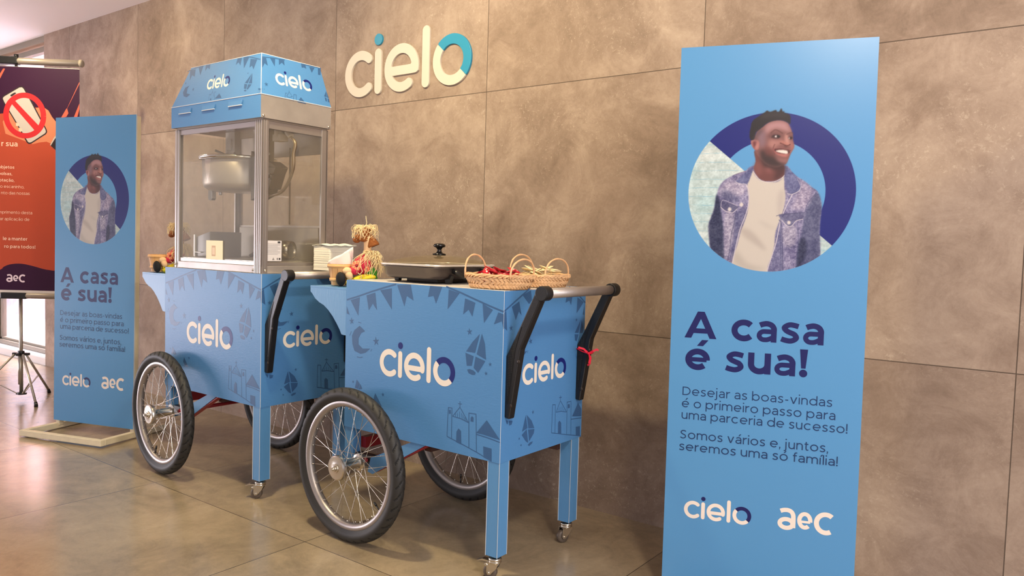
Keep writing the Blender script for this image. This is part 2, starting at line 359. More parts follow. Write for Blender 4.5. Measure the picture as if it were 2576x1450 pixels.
    G['A'] = (1.42, [('F', [(0, 0), (.71-q/2, K), (.71+q/2, K), (q, 0)]), ('F', [(1.42, 0), (.71+q/2, K), (.71-q/2, K), (1.42-q, 0)]), ('W', .85, [(.30, .36), (1.12, .36)])])
    return G
def text(ink, txt, u0, u1, v, xh, t, m, gap=0.16, space=0.42, align=None, dot_round=False):
    """u1=None: natural width; align='r': u1 is the right edge with natural width"""
    G = glyphs(t); x = 0; out = []
    for ch in txt:
        if ch == ' ': x += space; continue
        adv, st = G[ch]; out.append((x, ch, st)); x += adv+gap
    total = x-gap
    if align == 'r': sx = xh; u0 = u1-total*sx
    elif u1 is None: sx = xh
    else: sx = (u1-u0)/total
    for x, ch, st in out:
        for s_ in st:
            if s_[0] == 'F': ink.fill([(u0+(x+p[0])*sx, v+p[1]*xh) for p in s_[1]], m); continue
            if s_[0] == 'O':
                ox, oy = u0+(x+s_[1][0])*sx, v+s_[1][1]*xh; ink.disc((ox, oy), s_[2]*xh, m); continue
            k = 1.0
            if s_[0] == 'W': k = s_[1]; s_ = s_[2]
            P = [(u0+(x+p[0])*sx, v+p[1]*xh) for p in s_]
            ink.stroke(P, t*k*(sx+xh)/2, m)
    return total*sx
# ------------------------------------------------------------------ artwork outlines in metres
ART_SIDE=[('L',[(-0.7191,0.8411),(-0.6571,0.8579),(-0.5933,0.8773),(-0.5313,0.8943),(-0.4676,0.911)],0.0055),('L',[(-0.238,0.915),(-0.1729,0.8984),(-0.1153,0.8815),(-0.0538,0.8642),(0.0004,0.8504)],0.0055),('P',[(-0.7192,0.8177),(-0.7029,0.7876),(-0.7186,0.7914)]),('P',[(-0.6991,0.8414),(-0.6497,0.8545),(-0.6567,0.7877)]),('P',[(-0.6156,0.8634),(-0.5708,0.8763),(-0.5601,0.8144),(-0.5823,0.8365),(-0.6021,0.8113)]),('P',[(-0.5461,0.8858),(-0.4886,0.8957),(-0.4865,0.8222)]),('P',[(-0.4629,0.9084),(-0.399,0.9137),(-0.3833,0.8597),(-0.416,0.8738),(-0.426,0.8368)]),('P',[(-0.3095,0.9134),(-0.2559,0.9131),(-0.2813,0.856),(-0.2931,0.8814),(-0.3176,0.8762)]),('P',[(-0.227,0.9067),(-0.1803,0.8971),(-0.2297,0.8417)]),('P',[(-0.1562,0.882),(-0.1138,0.8708),(-0.1247,0.8259),(-0.1407,0.8473),(-0.1631,0.8303)]),('P',[(-0.0842,0.8702),(-0.0426,0.8535),(-0.0766,0.8099)]),('P',[(-0.0208,0.8475),(0.0007,0.8428),(0.0013,0.7966),(-0.0065,0.8212),(-0.0372,0.8089)]),('P',[(-0.6485,0.7524),(-0.6193,0.7354),(-0.6392,0.7277),(-0.6531,0.7067),(-0.6525,0.6846),(-0.6305,0.672),(-0.5914,0.6761),(-0.6158,0.6589),(-0.6408,0.6523),(-0.6738,0.6601),(-0.6854,0.6838),(-0.6884,0.7133),(-0.6757,0.7343)]),('L',[(-0.6918,0.7289),(-0.701,0.7121)],0.002),('L',[(-0.6601,0.6398),(-0.6441,0.6386),(-0.6297,0.6421)],0.0025),('L',[(-0.589,0.6666),(-0.5822,0.6756)],0.002),('L',[(-0.6561,0.7646),(-0.6401,0.763)],0.002),('S',(-0.562,0.7048),0.0173),('S',(-0.6912,0.7662),0.0138),('S',(-0.1344,0.7772),0.0121),('S',(-0.0476,0.6832),0.0073),('S',(-0.063,0.6526),0.0072),('S',(-0.5223,0.5221),0.0081),('S',(-0.6782,0.5466),0.006),('P',[(-0.0921,0.7741),(-0.122,0.7452),(-0.1466,0.7134),(-0.1096,0.7125)]),('P',[(-0.0838,0.7761),(-0.0706,0.7451),(-0.0645,0.6959),(-0.1027,0.7089)]),('P',[(-0.1493,0.7087),(-0.1149,0.7015),(-0.1218,0.6702),(-0.1422,0.6678)]),('P',[(-0.107,0.7011),(-0.0676,0.6908),(-0.0952,0.6507),(-0.1136,0.6646)]),('P',[(-0.1407,0.6557),(-0.1305,0.6587),(-0.1145,0.6562),(-0.1047,0.6496),(-0.1084,0.643),(-0.1197,0.6416),(-0.1334,0.6452)]),('L',[(-0.2194,0.4271),(-0.2164,0.5223),(-0.2004,0.5233),(-0.1995,0.4215)],0.0024),('P',[(-0.2132,0.5151),(-0.2061,0.5162),(-0.2051,0.5038),(-0.2128,0.5026)]),('L',[(-0.1966,0.497),(-0.1666,0.5311),(-0.1293,0.4869)],0.0024),('L',[(-0.1966,0.497),(-0.1625,0.4944),(-0.1293,0.4869)],0.0024),('L',[(-0.1672,0.5497),(-0.1666,0.5311)],0.0024),('L',[(-0.1745,0.5415),(-0.1588,0.5421)],0.0024),('L',[(-0.1834,0.5072),(-0.1854,0.497)],0.0014),('L',[(-0.1764,0.5105),(-0.1771,0.4957)],0.0014),('L',[(-0.1684,0.5162),(-0.1666,0.4947)],0.0014),('L',[(-0.1602,0.513),(-0.1549,0.493)],0.0014),('L',[(-0.153,0.5075),(-0.1456,0.4909)],0.0014),('L',[(-0.1459,0.5006),(-0.1374,0.4891)],0.0014),('L',[(-0.1249,0.4059),(-0.1286,0.5179),(-0.0991,0.519),(-0.0934,0.3986)],0.0024),('P',[(-0.1204,0.4923),(-0.1207,0.5037),(-0.1158,0.5098),(-0.1095,0.5064),(-0.109,0.4924)]),('P',[(-0.1792,0.4153),(-0.1786,0.4498),(-0.1702,0.4615),(-0.16,0.4552),(-0.1569,0.4117)]),('L',[(-0.2194,0.4271),(-0.1511,0.4123),(-0.0934,0.3986),(-0.0316,0.3807)],0.0026),('P',[(-0.0541,0.5057),(-0.0006,0.4536),(-0.0674,0.4592),(-0.0943,0.4598)]),('L',[(-0.0953,0.4552),(-0.0506,0.4521),(-0.0003,0.4459)],0.003),('L',[(-0.0943,0.4598),(-0.0541,0.5057)],0.0024),('P',[(-0.0662,0.4219),(-0.033,0.4206),(-0.0316,0.3807),(-0.0639,0.3875)]),('P',[(-0.6587,0.5576),(-0.6431,0.5448),(-0.6513,0.5248),(-0.6674,0.5266)]),('P',[(-0.6402,0.5442),(-0.6289,0.5279),(-0.6483,0.5232)]),('P',[(-0.5612,0.5215),(-0.5266,0.4803),(-0.5544,0.4811),(-0.569,0.5009)])]
ART_END=[('L',[(0.0032,0.8523),(0.0632,0.8836),(0.1307,0.9177)],0.0055),('L',[(0.3628,0.9176),(0.4123,0.8949),(0.4705,0.859)],0.0055),('P',[(0.0021,0.8468),(0.0121,0.8527),(0.0198,0.7908),(0.0042,0.8004)]),('P',[(0.0394,0.8641),(0.0777,0.8796),(0.0922,0.8348),(0.0771,0.8473),(0.0626,0.8214)]),('P',[(0.0949,0.8984),(0.1384,0.9131),(0.1453,0.8813),(0.1309,0.8687)]),('P',[(0.2848,0.9145),(0.3264,0.9153),(0.3168,0.9072),(0.304,0.9112),(0.2902,0.907)]),('P',[(0.3509,0.9015),(0.3894,0.9089),(0.3779,0.8543),(0.3656,0.8704),(0.342,0.8643)]),('P',[(0.4176,0.8804),(0.4593,0.8619),(0.4148,0.8239)]),('P',[(0.4646,0.8495),(0.4668,0.8153),(0.4547,0.8184)]),('S',(0.039,0.798),0.0103),('S',(0.1453,0.7479),0.0115),('S',(0.4153,0.8013),0.0077),('S',(0.1701,0.5143),0.0077),('P',[(0.4449,0.802),(0.4075,0.7562),(0.4316,0.7545)]),('P',[(0.4495,0.8008),(0.4631,0.7717),(0.4598,0.7524),(0.4389,0.753)]),('P',[(0.406,0.7515),(0.4319,0.7496),(0.4226,0.7262),(0.41,0.7296)]),('P',[(0.1309,0.5115),(0.1127,0.4594),(0.1422,0.4663)]),('P',[(0.1355,0.5108),(0.1638,0.4873),(0.1806,0.4596),(0.1468,0.4641)]),('L',[(0.2818,0.4257),(0.283,0.5214),(0.2997,0.5189),(0.3028,0.4196)],0.0024),('L',[(0.3054,0.4922),(0.3301,0.5286),(0.3713,0.4829)],0.0024),('L',[(0.3054,0.4922),(0.3365,0.4911),(0.3713,0.4829)],0.0024),('L',[(0.3291,0.5463),(0.3301,0.5286)],0.0024),('L',[(0.3219,0.5402),(0.338,0.5394)],0.0024),('L',[(0.3767,0.4049),(0.3719,0.5173),(0.3972,0.517),(0.4034,0.3982)],0.0024),('P',[(0.3784,0.4952),(0.3776,0.5074),(0.3836,0.5103),(0.3899,0.506),(0.3906,0.4943)]),('P',[(0.3214,0.4163),(0.32,0.4544),(0.3281,0.4602),(0.3388,0.4513),(0.342,0.4112)]),('L',[(0.2818,0.4257),(0.3716,0.4039),(0.4711,0.381)],0.0026),('P',[(0.4076,0.4617),(0.4434,0.5049),(0.4678,0.4792),(0.4694,0.4527)]),('L',[(0.4019,0.4529),(0.4698,0.4467)],0.0028),('P',[(0.4341,0.4206),(0.4615,0.4184),(0.4637,0.3834),(0.4361,0.3894)]),('L',[(0.317,0.4928),(0.3198,0.5032)],0.0014),('L',[(0.3288,0.4923),(0.3296,0.5074)],0.0014),('L',[(0.3408,0.4905),(0.3416,0.5065)],0.0014),('L',[(0.3547,0.4869),(0.3506,0.4971)],0.0014),('P',[(0.1379,0.464),(0.1114,0.449),(0.136,0.4232),(0.1484,0.4166)]),('P',[(0.1452,0.4611),(0.1814,0.4565),(0.1776,0.4425),(0.1532,0.4209)]),('P',[(0.146,0.4103),(0.1582,0.4169),(0.174,0.4172),(0.1692,0.4104),(0.1535,0.4051)]),('P',[(0.0244,0.5121),(0.0374,0.5078),(0.0352,0.4969),(0.0306,0.4982)]),('P',[(0.0411,0.5074),(0.0608,0.5035),(0.0562,0.4924),(0.0432,0.4911)]),('S',(0.0986,0.4397),0.0053),('S',(0.1095,0.4166),0.0053),('P',[(0.0759,0.7694),(0.1033,0.7721),(0.0901,0.7639),(0.076,0.7614),(0.0692,0.7458),(0.0741,0.7295),(0.0908,0.7164),(0.1291,0.7189),(0.1053,0.7026),(0.0816,0.7018),(0.0579,0.7145),(0.0483,0.739),(0.055,0.7585)]),('L',[(0.0699,0.6929),(0.0817,0.6889),(0.0936,0.6913)],0.0025),('L',[(0.1283,0.7117),(0.133,0.7195)],0.002)]
ART_CANOPY_FRONT=[('L',[(0.0832,0.1586),(0.1422,0.1663),(0.2082,0.1711)],0.004),('L',[(0.4853,0.1734),(0.5507,0.1632),(0.6166,0.1455)],0.004),('P',[(0.1016,0.1616),(0.1454,0.1607),(0.1479,0.128),(0.1245,0.1372),(0.1139,0.1146)]),('P',[(0.1648,0.1713),(0.2054,0.1706),(0.1913,0.1286)]),('P',[(0.2222,0.1736),(0.2579,0.1717),(0.2572,0.1472),(0.2402,0.1578),(0.2239,0.1436)]),('P',[(0.4559,0.1702),(0.4868,0.1703),(0.4843,0.1361),(0.4677,0.1524),(0.4503,0.1424)]),('P',[(0.4968,0.1678),(0.5374,0.1641),(0.5133,0.1204)]),('P',[(0.5494,0.1561),(0.5961,0.1481),(0.582,0.1081),(0.5674,0.1258),(0.5518,0.119)]),('P',[(0.1181,0.0912),(0.1051,0.0787),(0.1058,0.0569),(0.1364,0.0496),(0.1129,0.0389),(0.0852,0.046),(0.0739,0.0645),(0.0869,0.0849)]),('S',(0.1544,0.0701),0.0098),('S',(0.0846,0.1048),0.0063),('S',(0.5483,0.0962),0.005),('P',[(0.5776,0.0936),(0.5374,0.0574),(0.5582,0.0532)]),('P',[(0.5791,0.0926),(0.5882,0.0499),(0.5649,0.0525)]),('P',[(0.5352,0.0537),(0.556,0.0494),(0.5536,0.0298),(0.5375,0.0335)]),('P',[(0.5627,0.0487),(0.5867,0.0461),(0.5656,0.0266),(0.5583,0.0293)]),('P',[(0.5396,0.0261),(0.5475,0.0284),(0.5578,0.0242),(0.5551,0.0197),(0.5428,0.0217)]),('L',[(0.2913,0.009),(0.2895,0.0343),(0.3046,0.0319)],0.0018),('L',[(0.2966,0.0273),(0.3116,0.0446),(0.327,0.0214)],0.0018),('L',[(0.3098,0.0506),(0.3116,0.0446)],0.0018),('L',[(0.3356,0.0069),(0.3269,0.0409),(0.3386,0.0397)],0.0018),('P',[(0.3652,0.0308),(0.3868,0.0098),(0.3371,0.0113)]),('P',[(0.3012,0.0073),(0.3005,0.0144),(0.3097,0.0148),(0.3123,0.0062)])]
ART_CANOPY_END=[('L',[(0.0256,0.1573),(0.0823,0.1651),(0.138,0.1685)],0.004),('L',[(0.2191,0.1696),(0.2684,0.1705),(0.3232,0.1724)],0.004),('P',[(0.0261,0.1546),(0.0478,0.1574),(0.0508,0.1252),(0.0369,0.133),(0.0239,0.1123)]),('P',[(0.066,0.1623),(0.0913,0.1651),(0.0838,0.1291)]),('P',[(0.1087,0.1649),(0.1339,0.1664),(0.133,0.1436),(0.1216,0.1534),(0.1058,0.1411)]),('P',[(0.2188,0.1683),(0.2409,0.1689),(0.243,0.1525),(0.2314,0.1564),(0.2196,0.153)]),('P',[(0.2591,0.1656),(0.2879,0.1675),(0.2693,0.1411)]),('P',[(0.3057,0.1687),(0.321,0.1689),(0.3144,0.1397),(0.3016,0.1393)]),('S',(0.0309,0.0444),0.0106),('P',[(-0.009,0.021),(0.0107,0.0219),(-0.0013,0.015),(-0.0103,0.0129)]),('S',(0.0176,0.0213),0.0028),('L',[(0.1112,-0.0007),(0.1182,0.0248),(0.1259,0.0242)],0.0018),('L',[(0.1215,0.0112),(0.1371,0.0323),(0.1502,0.0156)],0.0018),('L',[(0.1215,0.0112),(0.1341,0.0086),(0.1502,0.0156)],0.0018),('L',[(0.1381,0.0386),(0.1371,0.0323)],0.0018),('L',[(0.1517,-0.0037),(0.159,0.0262),(0.1709,0.0263),(0.1673,-0.001)],0.0018),('P',[(0.1928,0.02),(0.2147,-0.0042),(0.1716,-0.0035)]),('P',[(0.3321,0.0727),(0.3172,0.0465),(0.3313,0.0448)]),('P',[(0.3339,0.0709),(0.3422,0.0425),(0.3332,0.0443)]),('P',[(0.3191,0.0426),(0.329,0.041),(0.3288,0.0252),(0.3212,0.026)]),('P',[(0.334,0.0402),(0.3426,0.0391),(0.3429,0.0234),(0.3337,0.0239)])]
TRIPOD_PRINT={'orange':[(-0.2405,1.7838),(-0.1035,1.7722),(-0.0703,1.796),(0.0619,1.8152),(0.1613,1.8162),(0.1833,1.7859),(0.2053,1.7528),(0.2274,1.7366),(0.3717,1.6852),(0.3702,0.9107),(-0.2485,0.8936)],'stripe1':[(0.3684,1.9843),(0.3684,1.9713),(0.2953,1.8185),(0.3025,1.7905),(0.2896,1.7673),(0.258,1.7605),(0.2876,1.8137),(0.2953,1.8214)],'stripe2':[(0.3681,1.8525),(0.3681,1.8185),(0.3541,1.7641),(0.3329,1.7633)],'stripe3':[(-0.1239,1.9767),(-0.0823,2.0457),(-0.0708,2.0451),(-0.1019,1.9832),(-0.1186,1.9545)],'hand':[(0.1282,1.8177),(0.1613,1.8173),(0.1834,1.8029),(0.2054,1.7641),(0.2274,1.7366),(0.2495,1.7148),(0.2493,1.6353),(0.2271,1.6401),(0.202,1.5994),(0.1715,1.6125),(0.1272,1.6053),(0.0884,1.5942),(0.0167,1.6211),(-0.0713,1.6519),(-0.0873,1.7248),(-0.0484,1.7827)],'sleeve':[(0.2271,1.6373),(0.2604,1.63),(0.2601,1.5389),(0.2268,1.5616),(0.1947,1.5889),(0.2215,1.6331)],'cuff':[(0.2271,1.6543),(0.2493,1.6466),(0.2271,1.6367),(0.2215,1.632),(0.1969,1.589),(0.1925,1.5934),(0.2132,1.6339)],'phone':[(-0.0918,1.8656),(-0.089,1.8769),(-0.0807,1.884),(0.0104,1.9417),(0.0269,1.9446),(0.0417,1.9356),(0.0624,1.8998),(0.1718,1.6892),(0.1762,1.6723),(0.1689,1.6579),(0.0829,1.598),(0.0673,1.5935),(0.0552,1.601),(-0.0212,1.7386),(-0.081,1.8378)],'screen':[(-0.0852,1.863),(-0.083,1.8716),(-0.0752,1.8786),(0.0131,1.935),(0.0268,1.9367),(0.0361,1.9298),(0.0569,1.894),(0.1652,1.6861),(0.1684,1.672),(0.1629,1.6628),(0.0801,1.6053),(0.0685,1.6026),(0.0608,1.608),(-0.0157,1.7416),(-0.0755,1.8409)],'notch':[(-0.0412,1.8833),(-0.0395,1.889),(-0.0174,1.9034),(-0.0091,1.9037),(-0.007,1.8982),(-0.0302,1.8804),(-0.0379,1.879)],'ringc':[(0.0435,1.7665),(0.17,1.7713),(0.0443,1.9064)],'ringi':[(0.0435,1.7665),(0.139,1.7701),(0.0441,1.8726)],'bar':[(-0.0381,1.8395),(-0.0122,1.8529),(0.1265,1.7073),(0.1026,1.6764)],'f1':[(-0.0405,1.7265),(-0.0158,1.723),(0.0062,1.7198),(0.0106,1.7087),(0.0034,1.6988),(-0.0215,1.699),(-0.0379,1.7097)],'f2':[(-0.016,1.6935),(0.0061,1.6915),(0.027,1.6867),(0.028,1.6754),(0.0197,1.6666),(0.0004,1.6687),(-0.0161,1.6794)],'n1':[(-0.0092,1.7192),(0.0062,1.7198),(0.0106,1.7087),(0.0034,1.6999),(-0.0093,1.7023)],'n2':[(0.0088,1.6899),(0.0259,1.6872),(0.028,1.6754),(0.0203,1.6666),(0.007,1.6718)],'wave':[(-0.2412,0.7956),(-0.1106,0.816),(-0.0908,0.8335),(-0.058,0.8493),(-0.0121,0.8573),(0.0337,0.8559),(0.0861,0.8451),(0.1518,0.8278),(0.1912,0.822),(0.2222,0.8201),(0.3099,0.8272),(0.3096,0.6934),(-0.2423,0.6796)]}
